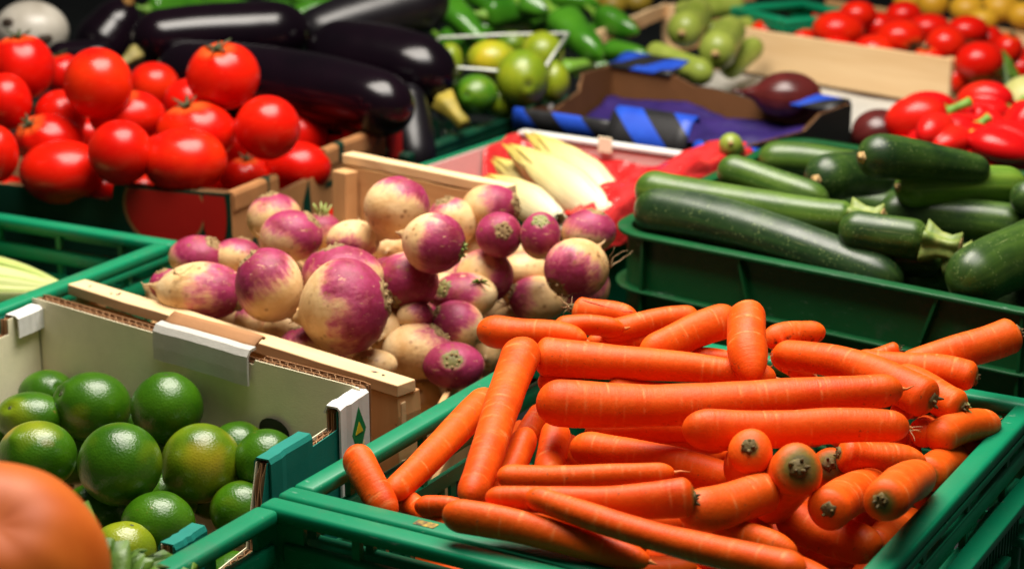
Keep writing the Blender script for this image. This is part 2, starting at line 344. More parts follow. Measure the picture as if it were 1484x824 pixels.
# ---------------------------------------------------------------- where the produce lies: world metres
CARROTS = [
  ('c1', [0.0109, 1.3785, 0.2356], [-0.03, 1.1755, 0.1962], 0.0151, 0.0104, [-0.0, -0.0009, -0.003], 0, 'big carrot slanting down towards the near left corner of the green crate'),
  ('c2', [-0.0158, 1.3889, 0.1909], [-0.084, 1.2359, 0.173], 0.0121, 0.0095, [-0.0, -0.0003, -0.001], 0, 'carrot half hidden behind the big slanting one at the crate left side'),
  ('c3', [-0.1113, 1.2627, 0.196], [-0.0826, 1.2117, 0.165], 0.0121, 0.0108, [-0.0, -0.0, -0.0], 0, 'stubby carrot standing in the near left corner of the green crate'),
  ('c3b', [-0.0912, 1.2716, 0.1635], [-0.0346, 1.2044, 0.1565], 0.0088, 0.007, [-0.0, -0.0, -0.0], 0, 'thin carrot end behind the near rim beside the stubby corner carrot'),
  ('c4', [-0.0664, 1.2261, 0.1705], [-0.0244, 1.2108, 0.1705], 0.0076, 0.007, [-0.0, -0.0, -0.0], 0, 'small brownish carrot tip peeking out at the near rim'),
  ('c5', [-0.0447, 1.1433, 0.2], [0.0861, 1.1029, 0.185], 0.0111, 0.0086, [0.0, 0.0004, 0.0013], 0, 'large front carrot lying along the near rim of the crate'),
  ('c6', [0.0088, 1.1397, 0.2121], [0.1712, 1.028, 0.2121], 0.0079, 0.0109, [-0.0, -0.0005, -0.0017], 0, 'long front carrot thickening towards the right, beside the near rim'),
  ('c7', [-0.0173, 1.1495, 0.2069], [0.1162, 1.1314, 0.2147], 0.0075, 0.0127, [-0.0, -0.0004, -0.0013], 2, 'carrot with dark crown at its right end, third from the near rim'),
  ('c8', [-0.0101, 1.1909, 0.205], [0.1094, 1.2102, 0.2], 0.0083, 0.007, [-0.0, -0.0003, -0.0009], 0, 'slim straight carrot lying level above the dark-crowned one'),
  ('c9', [0.0312, 1.316, 0.192], [0.026, 1.2506, 0.175], 0.0121, 0.0106, [-0.0, -0.0, -0.0], 0, 'short upright carrot stump behind the slim level carrot'),
  ('c10', [0.0124, 1.3022, 0.192], [-0.0124, 1.2311, 0.175], 0.011, 0.0095, [-0.0, -0.0, -0.0], 0, 'carrot stump leaning left next to the short upright stump'),
  ('c10b', [0.0232, 1.388, 0.18], [0.0051, 1.3377, 0.165], 0.0095, 0.0082, [-0.0, -0.0, -0.0], 0, 'thin carrot in the gap right of the big slanting carrot'),
  ('c11', [0.0166, 1.3777, 0.2249], [0.1956, 1.3482, 0.2178], 0.0151, 0.0087, [0.0, 0.0006, 0.002], 1, 'thick carrot tapering to the right, left end black at the crown'),
  ('c12', [0.017, 1.279, 0.225], [0.2785, 1.2992, 0.228], 0.0175, 0.0123, [-0.0, -0.0017, -0.0056], 0, 'longest thick carrot lying level across the middle of the pile'),
  ('c13', [0.116, 1.2344, 0.222], [0.2727, 1.2395, 0.22], 0.0146, 0.0104, [0.0, 0.0003, 0.0009], 0, 'straight carrot with pointed right tip just below the longest one'),
  ('c14', [0.0425, 1.3201, 0.1758], [0.1635, 1.2633, 0.1707], 0.0142, 0.0112, [0.0, 0.0004, 0.0015], 0, 'shaded carrot sloping right under the longest carrot'),
  ('c15', [0.1276, 1.1755, 0.178], [0.0735, 1.2003, 0.17], 0.0082, 0.0079, [-0.0, -0.0, -0.0], 0, 'small carrot tip right of the dark-crowned carrot'),
  ('c16', [0.1068, 1.1348, 0.2018], [0.1734, 1.1729, 0.1998], 0.0141, 0.0131, [0.0, 0.0004, 0.0013], 2, 'short thick carrot with crown at right, below the two face-on crowns'),
  ('c17', [0.1255, 1.1627, 0.1803], [0.1822, 1.1297, 0.1783], 0.009, 0.0092, [0.0, 0.0004, 0.0013], 0, 'carrot back showing between front carrot and right rim'),
  ('c18', [0.1851, 1.1581, 0.2253], [0.1755, 1.2265, 0.1672], 0.0178, 0.0157, [-0.0, -0.0, -0.0], 1, 'carrot with a large greenish brown crown facing the viewer'),
  ('c19', [0.1553, 1.1787, 0.231], [0.1633, 1.2629, 0.1751], 0.0149, 0.0146, [-0.0, -0.0, -0.0], 1, 'carrot end with small green dot facing the viewer under the straight carrot'),
  ('c20', [0.222, 1.2565, 0.1871], [0.231, 1.3443, 0.1368], 0.014, 0.0135, [-0.0, -0.0, -0.0], 1, 'carrot end peeking out right behind the large crown'),
  ('c21', [0.2276, 1.2576, 0.195], [0.2919, 1.2665, 0.183], 0.0121, 0.0097, [-0.0, -0.0, -0.0], 1, 'shaded carrot with brown crown under the pointed straight one'),
  ('c22', [0.2034, 1.1477, 0.2], [0.2553, 1.2556, 0.175], 0.0138, 0.014, [-0.0, -0.0, -0.0], 1, 'blunt carrot pointing at the viewer, paler end without green ring'),
  ('c23', [0.23, 1.1145, 0.2201], [0.2832, 1.2313, 0.1913], 0.0142, 0.0142, [-0.0, -0.0, -0.0], 1, 'carrot with green ringed crown pointing at the viewer beside the right rim'),
  ('c24', [0.2927, 1.2596, 0.1785], [0.3385, 1.3512, 0.1551], 0.0126, 0.0119, [-0.0, -0.0, -0.0], 1, 'small carrot crown tucked against the right rim'),
  ('c25', [0.3039, 1.2981, 0.1893], [0.3619, 1.3554, 0.1823], 0.0124, 0.0119, [0.0, 0.0004, 0.0014], 0, 'ringed carrot resting on the right rim of the crate'),
  ('c26', [0.2951, 1.3064, 0.1898], [0.3252, 1.3789, 0.1694], 0.0105, 0.0105, [-0.0, -0.0, -0.0], 0, 'little round carrot tip right of the pointed straight carrot'),
  ('c27', [0.2813, 1.3232, 0.2], [0.3112, 1.391, 0.18], 0.0076, 0.0079, [-0.0, -0.0, -0.0], 0, 'tiny carrot tip under the end of the longest carrot'),
  ('c28', [0.2016, 1.399, 0.222], [0.3045, 1.3088, 0.215], 0.0106, 0.0154, [0.0, 0.0015, 0.005], 2, 'curved carrot with hairy tip at left and broad brown crown at right'),
  ('c29', [0.2591, 1.3913, 0.2169], [0.3482, 1.3633, 0.2118], 0.0105, 0.0124, [0.0, 0.0005, 0.0015], 2, 'carrot with crown at right lying under the one leaning on the far rim'),
  ('c30', [0.2851, 1.3738, 0.2103], [0.331, 1.3256, 0.2023], 0.012, 0.0131, [0.0, 0.0006, 0.002], 2, 'carrot with frayed yellow green crown near the far right corner'),
  ('c31', [0.3901, 1.4095, 0.2341], [0.2941, 1.3929, 0.2085], 0.0143, 0.0116, [-0.0, -0.0003, -0.001], 1, 'carrot leaning up over the far right corner of the crate'),
  ('c32', [0.2972, 1.3993, 0.2219], [0.2613, 1.4026, 0.2118], 0.0074, 0.0069, [-0.0, -0.0, -0.0], 1, 'short carrot with wiry stalk at the far rim'),
  ('c33', [0.176, 1.3937, 0.258], [0.174, 1.3196, 0.228], 0.0146, 0.015, [-0.0, -0.0, -0.0], 1, 'upright carrot with a pale scuff, standing tallest at the far side'),
  ('c34', [0.1741, 1.4327, 0.24], [0.0982, 1.3838, 0.225], 0.014, 0.012, [-0.0, -0.0003, -0.001], 0, 'carrot sloping down left from the tallest upright one'),
  ('c35', [0.1475, 1.4565, 0.2306], [0.0689, 1.4321, 0.2266], 0.0098, 0.0092, [0.0, 0.0003, 0.001], 0, 'carrot lying level at the far rim behind the thick tapering one'),
  ('c36', [0.2422, 1.4192, 0.232], [0.192, 1.4043, 0.228], 0.0091, 0.0095, [0.0, 0.0003, 0.001], 0, 'dirty carrot poking out right of the tallest upright one'),
  ('c37', [0.0487, 1.4757, 0.232], [0.1002, 1.4593, 0.228], 0.0111, 0.0082, [-0.0, -0.0, -0.0], 1, 'carrot with a long open split beside the turnips'),
  ('c38', [0.032, 1.419, 0.2343], [0.0873, 1.4251, 0.2323], 0.0085, 0.008, [0.0, 0.0003, 0.001], 0, 'knobbly short carrot in front of the split one'),
  ('c39', [-0.0268, 1.4257, 0.2299], [0.0569, 1.3985, 0.2289], 0.0145, 0.0095, [0.0, 0.0006, 0.0021], 0, 'carrot with blunt left end lying over the left rim by the turnips'),
  ('c40', [0.0585, 1.4389, 0.2153], [0.1184, 1.4423, 0.2153], 0.0081, 0.0081, [-0.0, -0.0, -0.0], 0, 'carrot back showing as a sliver behind the thick tapering one'),
  ('c41', [0.0198, 1.3778, 0.205], [0.0714, 1.3611, 0.2], 0.0089, 0.0088, [-0.0, -0.0, -0.0], 0, 'carrot tip wedged between the two thick level carrots'),
  ('c42', [0.0712, 1.36, 0.207], [0.1538, 1.3581, 0.2], 0.0077, 0.0067, [-0.0, -0.0, -0.0], 0, 'carrot sliver between the thick tapering and the longest carrot'),
  ('c43', [0.137, 1.4064, 0.215], [0.1945, 1.3982, 0.21], 0.0074, 0.0079, [-0.0, -0.0, -0.0], 0, 'carrot sliver left of the foot of the tallest upright one'),
  ('c44', [0.1832, 1.2261, 0.1638], [0.2454, 1.181, 0.1535], 0.0147, 0.0133, [-0.0, -0.0, -0.0], 0, 'shaded carrot deep beside the near end of the right rim'),
  ('c45', [0.2327, 1.2152, 0.1542], [0.2679, 1.2616, 0.144], 0.0104, 0.0098, [-0.0, -0.0, -0.0], 0, 'carrot deep under the green ringed crown by the right rim'),
  ('c47', [0.0452, 1.1229, 0.1709], [0.1176, 1.1229, 0.1709], 0.0088, 0.0079, [-0.0, -0.0, -0.0], 0, 'carrot at the bottom edge between the two front carrots and the rim'),
  ('c48', [0.1646, 1.1464, 0.1647], [0.2095, 1.1182, 0.1597], 0.0098, 0.0088, [-0.0, -0.0, -0.0], 0, 'carrot at the bottom edge right of the long front one'),
  ('c50', [0.2829, 1.2693, 0.147], [0.3446, 1.3858, 0.124], 0.0133, 0.0128, [-0.0, -0.0, -0.0], 1, 'carrot low against the right rim, in front of the green ringed crown'),
  ('c51', [0.241, 1.1908, 0.1551], [0.2897, 1.2711, 0.1388], 0.0121, 0.0113, [-0.0, -0.0, -0.0], 1, 'carrot end deep at the near end of the right rim'),
  ('c52', [0.3304, 1.325, 0.1657], [0.3723, 1.3949, 0.1535], 0.0112, 0.0107, [-0.0, -0.0, -0.0], 0, 'carrot tucked between the small crown and the ringed carrot at the rim'),
  ('c49', [0.204, 1.4308, 0.21], [0.2339, 1.4106, 0.2], 0.0119, 0.0117, [-0.0, -0.0, -0.0], 0, 'carrot hidden behind the hairy tip of the curved one'),
]
CARROT_FILL = [
  ([0.2271, 1.2507, 0.0664], [0.1275, 1.3899, 0.0681], 0.0148, 0.013),
  ([0.0843, 1.2551, 0.0601], [0.2438, 1.2007, 0.0577], 0.0159, 0.0141),
  ([-0.0286, 1.2939, 0.1181], [0.1321, 1.305, 0.1063], 0.0166, 0.0125),
  ([0.0141, 1.1558, 0.0959], [-0.0653, 1.2872, 0.1087], 0.0167, 0.0133),
  ([-0.0175, 1.2693, 0.153], [0.0103, 1.4239, 0.1485], 0.0151, 0.0118),
  ([0.0987, 1.1349, 0.1312], [-0.0085, 1.2531, 0.1312], 0.0156, 0.0124),
  ([-0.0068, 1.1966, 0.1594], [0.0824, 1.2782, 0.1595], 0.0157, 0.0129),
  ([0.1924, 1.3782, 0.1225], [0.1551, 1.5142, 0.1101], 0.0164, 0.0137),
  ([0.1011, 1.4692, 0.0622], [0.262, 1.4383, 0.0529], 0.0153, 0.0124),
  ([0.2124, 1.2706, 0.1283], [0.0924, 1.2157, 0.1307], 0.0168, 0.0124),
  ([0.1095, 1.2317, 0.0831], [0.1493, 1.0813, 0.0818], 0.0145, 0.0109),
  ([0.2319, 1.3977, 0.1575], [0.0551, 1.3741, 0.1671], 0.0143, 0.0107),
  ([0.1084, 1.3497, 0.064], [0.0665, 1.544, 0.0629], 0.016, 0.0127),
  ([0.1611, 1.2181, 0.0853], [0.1976, 1.0973, 0.075], 0.0152, 0.0129),
  ([0.1087, 1.3046, 0.1426], [0.0205, 1.3924, 0.1576], 0.0147, 0.0104),
  ([0.1017, 1.3397, 0.0825], [-0.0424, 1.3297, 0.0874], 0.0162, 0.0122),
  ([-0.1008, 1.2264, 0.065], [0.0662, 1.1946, 0.0556], 0.0148, 0.0106),
  ([0.2583, 1.4123, 0.0884], [0.1212, 1.4485, 0.0916], 0.016, 0.0116),
  ([0.0638, 1.4741, 0.1444], [0.1698, 1.4155, 0.1391], 0.0156, 0.0113),
  ([0.1707, 1.3642, 0.1268], [0.0497, 1.4068, 0.1397], 0.0142, 0.0114),
  ([0.0681, 1.4349, 0.065], [-0.0315, 1.321, 0.0603], 0.0145, 0.0109),
  ([0.0539, 1.2469, 0.0611], [0.1147, 1.1434, 0.0757], 0.0141, 0.0105),
  ([0.1872, 1.31, 0.093], [0.3171, 1.3002, 0.1062], 0.0143, 0.0107),
  ([0.3338, 1.3789, 0.0793], [0.2095, 1.304, 0.0704], 0.0146, 0.0104),
  ([0.1098, 1.2736, 0.131], [0.267, 1.3108, 0.1312], 0.015, 0.0117),
  ([0.2571, 1.4479, 0.1403], [0.0724, 1.4975, 0.1443], 0.0156, 0.0119),
  ([0.0327, 1.4068, 0.1164], [0.1361, 1.4961, 0.1102], 0.0153, 0.011),
  ([0.2677, 1.2748, 0.1053], [0.1953, 1.116, 0.1083], 0.0154, 0.0112),
  ([0.1034, 1.1955, 0.141], [0.1574, 1.0847, 0.1294], 0.0151, 0.0123),
  ([0.2025, 1.1979, 0.122], [0.069, 1.1985, 0.1122], 0.0147, 0.0118),
  ([0.0444, 1.2491, 0.085], [0.1626, 1.3159, 0.0873], 0.0144, 0.0101),
  ([-0.0144, 1.3818, 0.0915], [0.0877, 1.492, 0.0888], 0.015, 0.0111),
  ([0.0292, 1.1694, 0.081], [0.0102, 1.2981, 0.0809], 0.0144, 0.0121),
  ([0.1876, 1.2693, 0.0632], [0.0133, 1.2867, 0.0573], 0.015, 0.012),
  ([0.2987, 1.324, 0.1631], [0.2218, 1.4414, 0.1588], 0.0152, 0.0129),
  ([0.0048, 1.3637, 0.113], [0.1623, 1.3157, 0.1248], 0.0168, 0.0141),
  ([0.126, 1.2191, 0.0613], [0.1711, 1.1032, 0.0495], 0.0146, 0.0112),
  ([0.2381, 1.3559, 0.0887], [0.0646, 1.422, 0.0969], 0.0159, 0.0124),
  ([0.2474, 1.245, 0.0634], [0.3338, 1.3403, 0.0535], 0.0146, 0.0118),
  ([0.1616, 1.1269, 0.1413], [0.171, 1.2664, 0.1557], 0.0144, 0.012),
]
TURNIPS = [
  ('t1', [-0.2336, 1.8331, 0.211], 0.0271, 0.0244, [-0.2, 0.166, 0.8902], 0.0, 'cream turnip at the back beside the tomato box'),
  ('t2', [-0.2052, 1.731, 0.221], 0.0295, 0.0244, [0.75, 0.0787, 0.6032], 0.55, 'turnip with bright purple upper right half next to leafy stub'),
  ('t3', [-0.1895, 1.8548, 0.191], 0.0206, 0.0192, [0.05, 0.037, 0.9816], 0.25, 'turnip showing green cut leaf stubs below the wooden end board'),
  ('t4', [-0.1479, 1.7346, 0.216], 0.0257, 0.0186, [-0.1, -0.6528, -0.4287], -0.2, 'plain cream turnip with short root pointing up, in the back row'),
  ('t5', [-0.1059, 1.7201, 0.251], 0.0305, 0.0292, [0.45, 0.3428, 0.7842], -0.1, 'big speckled cream turnip topmost against the wooden end board'),
  ('t6', [-0.0684, 1.6327, 0.2419], 0.0272, 0.0272, [0.85, -0.1684, -0.2101], 0.75, 'round purple turnip with stub at right, in front of topmost cream one'),
  ('t7', [-0.0579, 1.7989, 0.216], 0.0253, 0.0239, [-0.3, -0.0399, 0.9005], -0.4, 'cream turnip with small knob behind the round purple one'),
  ('t8', [-0.02, 1.8108, 0.228], 0.028, 0.022, [0.85, -0.258, 0.1829], 0.35, 'lilac turnip with brown crown at right, nearest the endives'),
  ('t9', [-0.012, 1.7104, 0.228], 0.0215, 0.0209, [0.2, -0.8654, 0.4197], 0.8, 'small purple turnip with ringed crown facing the viewer'),
  ('t10', [0.0259, 1.7057, 0.228], 0.019, 0.0221, [0.0, -0.5374, 0.8113], 0.35, 'small turnip with cut yellow stub facing the viewer'),
  ('t11', [0.0718, 1.748, 0.221], 0.0259, 0.0201, [0.3, 0.0557, 0.8714], 0.6, 'purple turnip tucked against the courgette crate'),
  ('t12', [0.0574, 1.6583, 0.211], 0.029, 0.0278, [-0.6, -0.5571, -0.4578], 0.25, 'large blushed turnip with root at right by the courgette crate corner'),
  ('t13', [0.0118, 1.7579, 0.1782], 0.0236, 0.0183, [0.0, 0.5862, 0.5535], -0.6, 'cream turnip low between blushed and crowned ones'),
  ('t14', [0.0239, 1.7297, 0.1596], 0.0265, 0.022, [-0.9, -0.0085, 0.3161], -0.15, 'cream turnip with dark specks just behind the split carrot'),
  ('t15', [-0.0939, 1.6568, 0.1999], 0.0284, 0.026, [-0.55, -0.6674, -0.4766], 0.85, 'purple turnip with crown turned down left, behind the biggest one'),
  ('t16', [-0.0257, 1.7227, 0.1847], 0.027, 0.0257, [0.5, 0.3161, 0.0085], 0.75, 'dark purple turnip behind the one with green sprig'),
  ('t17', [-0.0429, 1.6857, 0.1773], 0.0296, 0.0208, [-0.75, -0.5014, 0.4136], 0.25, 'turnip with a green sprig and crown at its left'),
  ('t18', [-0.0497, 1.6518, 0.1586], 0.0254, 0.023, [-0.8, -0.1417, 0.5656], 0.45, 'purple turnip with pale right side beside the blunt carrot'),
  ('t19', [-0.086, 1.6375, 0.1736], 0.0166, 0.0135, [0.7, -0.0085, 0.3161], 0.0, 'smallest pinkish turnip between purple and cream ones'),
  ('t20', [-0.0836, 1.6176, 0.1473], 0.0311, 0.0244, [0.75, 0.1078, 0.6988], -0.25, 'oval cream turnip with dark root at lower left'),
  ('t21', [-0.0512, 1.5946, 0.1412], 0.0277, 0.0205, [0.0, -0.8218, 0.5632], 0.5, 'purple turnip with green crown facing the viewer by the green rim'),
  ('t22', [-0.0786, 1.6159, 0.1051], 0.0166, 0.0153, [0.2, 0.8527, 0.0545], -0.7, 'cream turnip between wooden corner post and green rim'),
  ('t23', [-0.1417, 1.5637, 0.2053], 0.0375, 0.041, [0.88, 0.0103, 0.2059], 0.6, 'biggest turnip, half cream half dark purple, in the middle'),
  ('t24', [-0.1493, 1.6346, 0.211], 0.0366, 0.0268, [-0.35, 0.2616, 0.8611], 0.35, 'wide pink turnip right behind the biggest one'),
  ('t25', [-0.2095, 1.5947, 0.2155], 0.0292, 0.0315, [-0.6, 0.0267, 0.7758], 0.5, 'purple and cream turnip left of the biggest one'),
  ('t26', [-0.2963, 1.7483, 0.196], 0.0279, 0.0201, [0.65, -0.1605, 0.6758], 0.7, 'purple turnip with rough brown crown in the far left corner'),
  ('t27', [-0.2586, 1.7483, 0.196], 0.0234, 0.0169, [0.3, 0.5341, 0.7261], 0.1, 'cream turnip with pink top behind the split-rooted one'),
  ('t28', [-0.2769, 1.6543, 0.1909], 0.0396, 0.026, [0.9, -0.1393, -0.1145], 0.25, 'creased turnip with rooty cream left half and purple right half'),
  ('t29', [-0.3125, 1.6776, 0.1903], 0.0169, 0.0138, [-0.3, 0.0412, 0.8236], 0.7, 'little purple turnip at the far left end of the wooden crate'),
  ('t30', [-0.1986, 1.6311, 0.166], 0.0221, 0.0147, [0.2, -0.3949, -0.6116], -0.6, 'brownish cream turnip low below the purple and cream one'),
  ('t31', [-0.1735, 1.5766, 0.1663], 0.0279, 0.0166, [-0.4, 0.3573, 0.8321], 0.15, 'turnip with purple top showing just above the wooden slat'),
  ('t32', [-0.119, 1.5659, 0.1525], 0.0213, 0.013, [0.1, 0.6492, -0.6153], -0.8, 'cream turnip mostly hidden behind the right end of the wooden slat'),
  ('t33', [-0.1103, 1.6738, 0.1744], 0.015, 0.0163, [0.1, 0.9193, -0.0703], -0.7, 'cream turnip peeking out upper right of the biggest one'),
  ('t34', [-0.1123, 1.6406, 0.1577], 0.0185, 0.0197, [0.1, 0.9193, -0.0703], -0.7, 'yellowish cream turnip peeking out lower right of the biggest one'),
  ('t35', [-0.1198, 1.8347, 0.181], 0.0177, 0.015, [0.1, 0.9193, -0.0703], 0.6, 'shaded pink turnip below the topmost cream one'),
  ('t36', [-0.2361, 1.6819, 0.156], 0.0177, 0.0151, [0.1, 0.6528, 0.4287], 0.8, 'shaded dark purple turnip behind the white card flap'),
  ('t37', [-0.0229, 1.6862, 0.1212], 0.014, 0.0165, [0.1, 0.9193, -0.0703], -0.4, 'cream turnip squeezed behind the blunt carrot'),
  ('t38', [0.004, 1.7739, 0.1555], 0.0159, 0.0146, [0.1, 0.9483, 0.0254], 0.6, 'shaded purple turnip deep behind the specked cream one'),
  ('t39', [-0.0661, 1.7345, 0.171], 0.0168, 0.0142, [0.1, 0.9483, 0.0254], 0.4, 'shaded pink turnip deep behind the one with green sprig'),
  ('t40', [0.0067, 1.7998, 0.186], 0.0147, 0.0134, [0.0, 0.9108, 0.2458], 0.6, 'shaded purple turnip between the two small crowned ones'),
  ('t41', [0.0039, 1.7429, 0.1356], 0.0222, 0.0131, [0.2, 0.4287, -0.6528], -0.3, 'pale turnip just above the blunt carrot'),
]
TURNIPS_FILL = [
  ([-0.0901, 1.7535, 0.1264], 0.0241),
  ([-0.1543, 1.7242, 0.1487], 0.0253),
  ([-0.2574, 1.8153, 0.1552], 0.0247),
  ([-0.1921, 1.6827, 0.1364], 0.0294),
  ([-0.2448, 1.8336, 0.1135], 0.0241),
  ([-0.1864, 1.859, 0.1033], 0.0307),
  ([-0.2667, 1.712, 0.1544], 0.0252),
  ([-0.1161, 1.815, 0.1201], 0.0244),
  ([-0.163, 1.8224, 0.1356], 0.028),
  ([-0.2197, 1.8634, 0.1507], 0.0254),
  ([-0.1543, 1.6437, 0.141], 0.0249),
  ([-0.1218, 1.6902, 0.1173], 0.0302),
  ([-0.002, 1.8023, 0.1204], 0.0297),
  ([-0.0405, 1.7661, 0.168], 0.0254),
  ([-0.0838, 1.8437, 0.1555], 0.0251),
  ([-0.2165, 1.7552, 0.1641], 0.0294),
  ([-0.1803, 1.7751, 0.0901], 0.0267),
  ([-0.0379, 1.7217, 0.1154], 0.0273),
  ([-0.1725, 1.907, 0.155], 0.0263),
  ([-0.2227, 1.7942, 0.1327], 0.0244),
  ([-0.0577, 1.8163, 0.1182], 0.0242),
  ([-0.2926, 1.7702, 0.1296], 0.0266),
  ([-0.1762, 1.9205, 0.0914], 0.0295),
  ([-0.1642, 1.7704, 0.1506], 0.0248),
  ([-0.131, 1.8736, 0.168], 0.0247),
  ([-0.0816, 1.8576, 0.09], 0.0271),
  ([-0.0873, 1.7943, 0.1651], 0.0288),
  ([-0.1169, 1.752, 0.1676], 0.0262),
  ([-0.0651, 1.6733, 0.0961], 0.0311),
  ([-0.2057, 1.7339, 0.1144], 0.0283),
  ([-0.3196, 1.7381, 0.1584], 0.0251),
  ([-0.1337, 1.8754, 0.1141], 0.0287),
  ([-0.1299, 1.7574, 0.0987], 0.0258),
  ([-0.0307, 1.7656, 0.0911], 0.0266),
  ([0.065, 1.7545, 0.1665], 0.0286),
  ([-0.04, 1.8212, 0.1736], 0.029),
]
TOMATOES = [
  ('m1', [-0.3177, 2.1028, 0.301], 0.0403, 0.0372, [-0.1, -0.3169, 0.8488], 1, 'topmost tomato with dark calyx, at the right of the pile'),
  ('m2', [-0.2634, 2.0423, 0.256], 0.0357, 0.035, [0.3, 0.3331, -0.6238], 0, 'smooth tomato right below the topmost one, beside the box side'),
  ('m3', [-0.2414, 2.1247, 0.192], 0.0374, 0.0296, [0.3, 0.3331, -0.6238], 0, 'tomato alone in the right corner of the box'),
  ('m4', [-0.3472, 2.0004, 0.2293], 0.0447, 0.0352, [0.2, 0.304, -0.7194], 0, 'largest smooth tomato at the front right of the pile'),
  ('m5', [-0.3436, 2.0622, 0.2463], 0.0429, 0.0331, [-0.2, -0.0878, 0.915], 1, 'ribbed tomato with calyx directly behind the largest smooth one'),
  ('m6', [-0.3681, 2.1718, 0.256], 0.03, 0.0284, [0.3, 0.3331, -0.6238], 0, 'tomato half hidden behind the topmost one'),
  ('m7', [-0.4328, 2.304, 0.251], 0.0309, 0.0284, [0.3, 0.3331, -0.6238], 0, 'small back tomato right of the tall egg-shaped one'),
  ('m8', [-0.4277, 2.1076, 0.2551], 0.0422, 0.0291, [-0.15, -0.2458, 0.9108], 1, 'ribbed tomato with calyx in the middle of the pile'),
  ('m9', [-0.413, 1.9885, 0.241], 0.0342, 0.0349, [0.2, 0.304, -0.7194], 0, 'smooth tomato below the ribbed one in the middle'),
  ('m10', [-0.452, 2.0819, 0.2966], 0.0377, 0.0384, [0.2, 0.304, -0.7194], 0, 'tall egg-shaped smooth tomato at the top of the pile'),
  ('m11', [-0.4835, 2.0248, 0.2113], 0.046, 0.0342, [0.2, -0.4572, -0.6449], 0, 'wide squat tomato at the front left of the pile'),
  ('m12', [-0.5093, 2.0795, 0.234], 0.0379, 0.0288, [-0.5, -0.3997, 0.7485], 1, 'tomato with spidery calyx above the wide squat one'),
  ('m13', [-0.5586, 2.1795, 0.296], 0.037, 0.0378, [-0.05, -0.0167, 0.977], 1, 'tomato with black calyx on top, at the upper left edge'),
  ('m14', [-0.5609, 2.106, 0.271], 0.0283, 0.0321, [0.2, 0.304, -0.7194], 0, 'smooth tomato cut by the left edge, upper of two'),
  ('m15', [-0.5423, 1.9821, 0.241], 0.0232, 0.0304, [0.2, 0.304, -0.7194], 0, 'smooth tomato cut by the left edge, lower of two'),
  ('m16', [-0.5517, 2.349, 0.256], 0.0255, 0.0255, [-0.2, 0.0703, 0.9193], 1, 'small back tomato between the egg-shaped and upper left ones'),
  ('m17', [-0.5061, 2.1282, 0.2508], 0.0294, 0.0294, [0.2, 0.304, -0.7194], 0, 'tomato with two glints below the small back one'),
  ('m18', [-0.2984, 2.1002, 0.186], 0.0278, 0.0231, [0.1, -0.0399, 0.9005], 1, 'tomato low in the box behind the front cardboard tab'),
  ('m19', [-0.4862, 2.047, 0.1664], 0.0257, 0.0196, [0.3, -0.1502, 0.8817], 1, 'tomato low at the front under the wide squat one'),
  ('m20', [-0.4459, 2.0329, 0.1856], 0.0209, 0.0209, [0.2, 0.304, -0.7194], 0, 'tomato low right of the wide squat one'),
  ('m21', [-0.5548, 2.0701, 0.173], 0.0259, 0.0229, [-0.6, -0.0836, 0.757], 1, 'tomato low at the left edge with a dry stalk'),
  ('m22', [-0.4031, 2.0403, 0.186], 0.024, 0.0195, [0.2, 0.304, -0.7194], 0, 'shaded tomato low between the two front ones'),
  ('m23', [-0.3271, 2.1748, 0.211], 0.0238, 0.027, [0.2, 0.304, -0.7194], 0, 'tomato deep behind the ribbed one, mostly hidden'),
  ('m24', [-0.4887, 2.1706, 0.216], 0.0238, 0.0238, [0.2, 0.304, -0.7194], 0, 'tomato deep in the middle left of the pile'),
  ('m25', [-0.4506, 2.057, 0.1638], 0.0228, 0.0182, [0.2, 0.304, -0.7194], 0, 'tomato low at the end of the low cut box edge'),
]
TOMATOES_FILL = [
  ([-0.4945, 2.1645, 0.1319], 0.0357),
  ([-0.425, 2.0437, 0.1015], 0.0346),
  ([-0.3692, 2.1684, 0.0939], 0.0395),
  ([-0.2244, 2.2077, 0.107], 0.0409),
  ([-0.3605, 2.1366, 0.1665], 0.038),
  ([-0.3436, 2.2539, 0.1859], 0.0384),
  ([-0.258, 2.1468, 0.062], 0.0347),
  ([-0.2562, 2.2692, 0.1976], 0.0359),
  ([-0.4254, 2.2394, 0.1777], 0.0357),
  ([-0.419, 2.1231, 0.0861], 0.0341),
  ([-0.272, 2.0708, 0.0813], 0.0405),
  ([-0.5413, 2.115, 0.0657], 0.0407),
  ([-0.3215, 2.0388, 0.1299], 0.0355),
  ([-0.3004, 2.2704, 0.1343], 0.0356),
  ([-0.3525, 2.0312, 0.0646], 0.0394),
  ([-0.2775, 2.192, 0.1786], 0.0378),
  ([-0.379, 2.2543, 0.07], 0.0379),
  ([-0.4345, 2.2914, 0.1237], 0.0345),
  ([-0.4339, 2.1586, 0.1736], 0.0406),
  ([-0.4772, 2.2586, 0.0709], 0.0372),
  ([-0.3134, 2.124, 0.1161], 0.0352),
  ([-0.2726, 2.2544, 0.0632], 0.0398),
  ([-0.5063, 2.1876, 0.0627], 0.0418),
  ([-0.4853, 2.0861, 0.1024], 0.0368),
  ([-0.4352, 2.338, 0.0626], 0.0389),
  ([-0.4904, 2.1099, 0.1727], 0.0358),
  ([-0.4851, 2.2383, 0.1398], 0.0403),
  ([-0.3778, 2.0704, 0.1379], 0.0351),
  ([-0.382, 2.3132, 0.1766], 0.0366),
  ([-0.3644, 2.312, 0.1087], 0.0391),
  ([-0.2959, 2.1879, 0.1049], 0.0357),
  ([-0.2368, 2.1369, 0.1256], 0.0378),
  ([-0.4263, 2.2099, 0.1118], 0.0346),
]
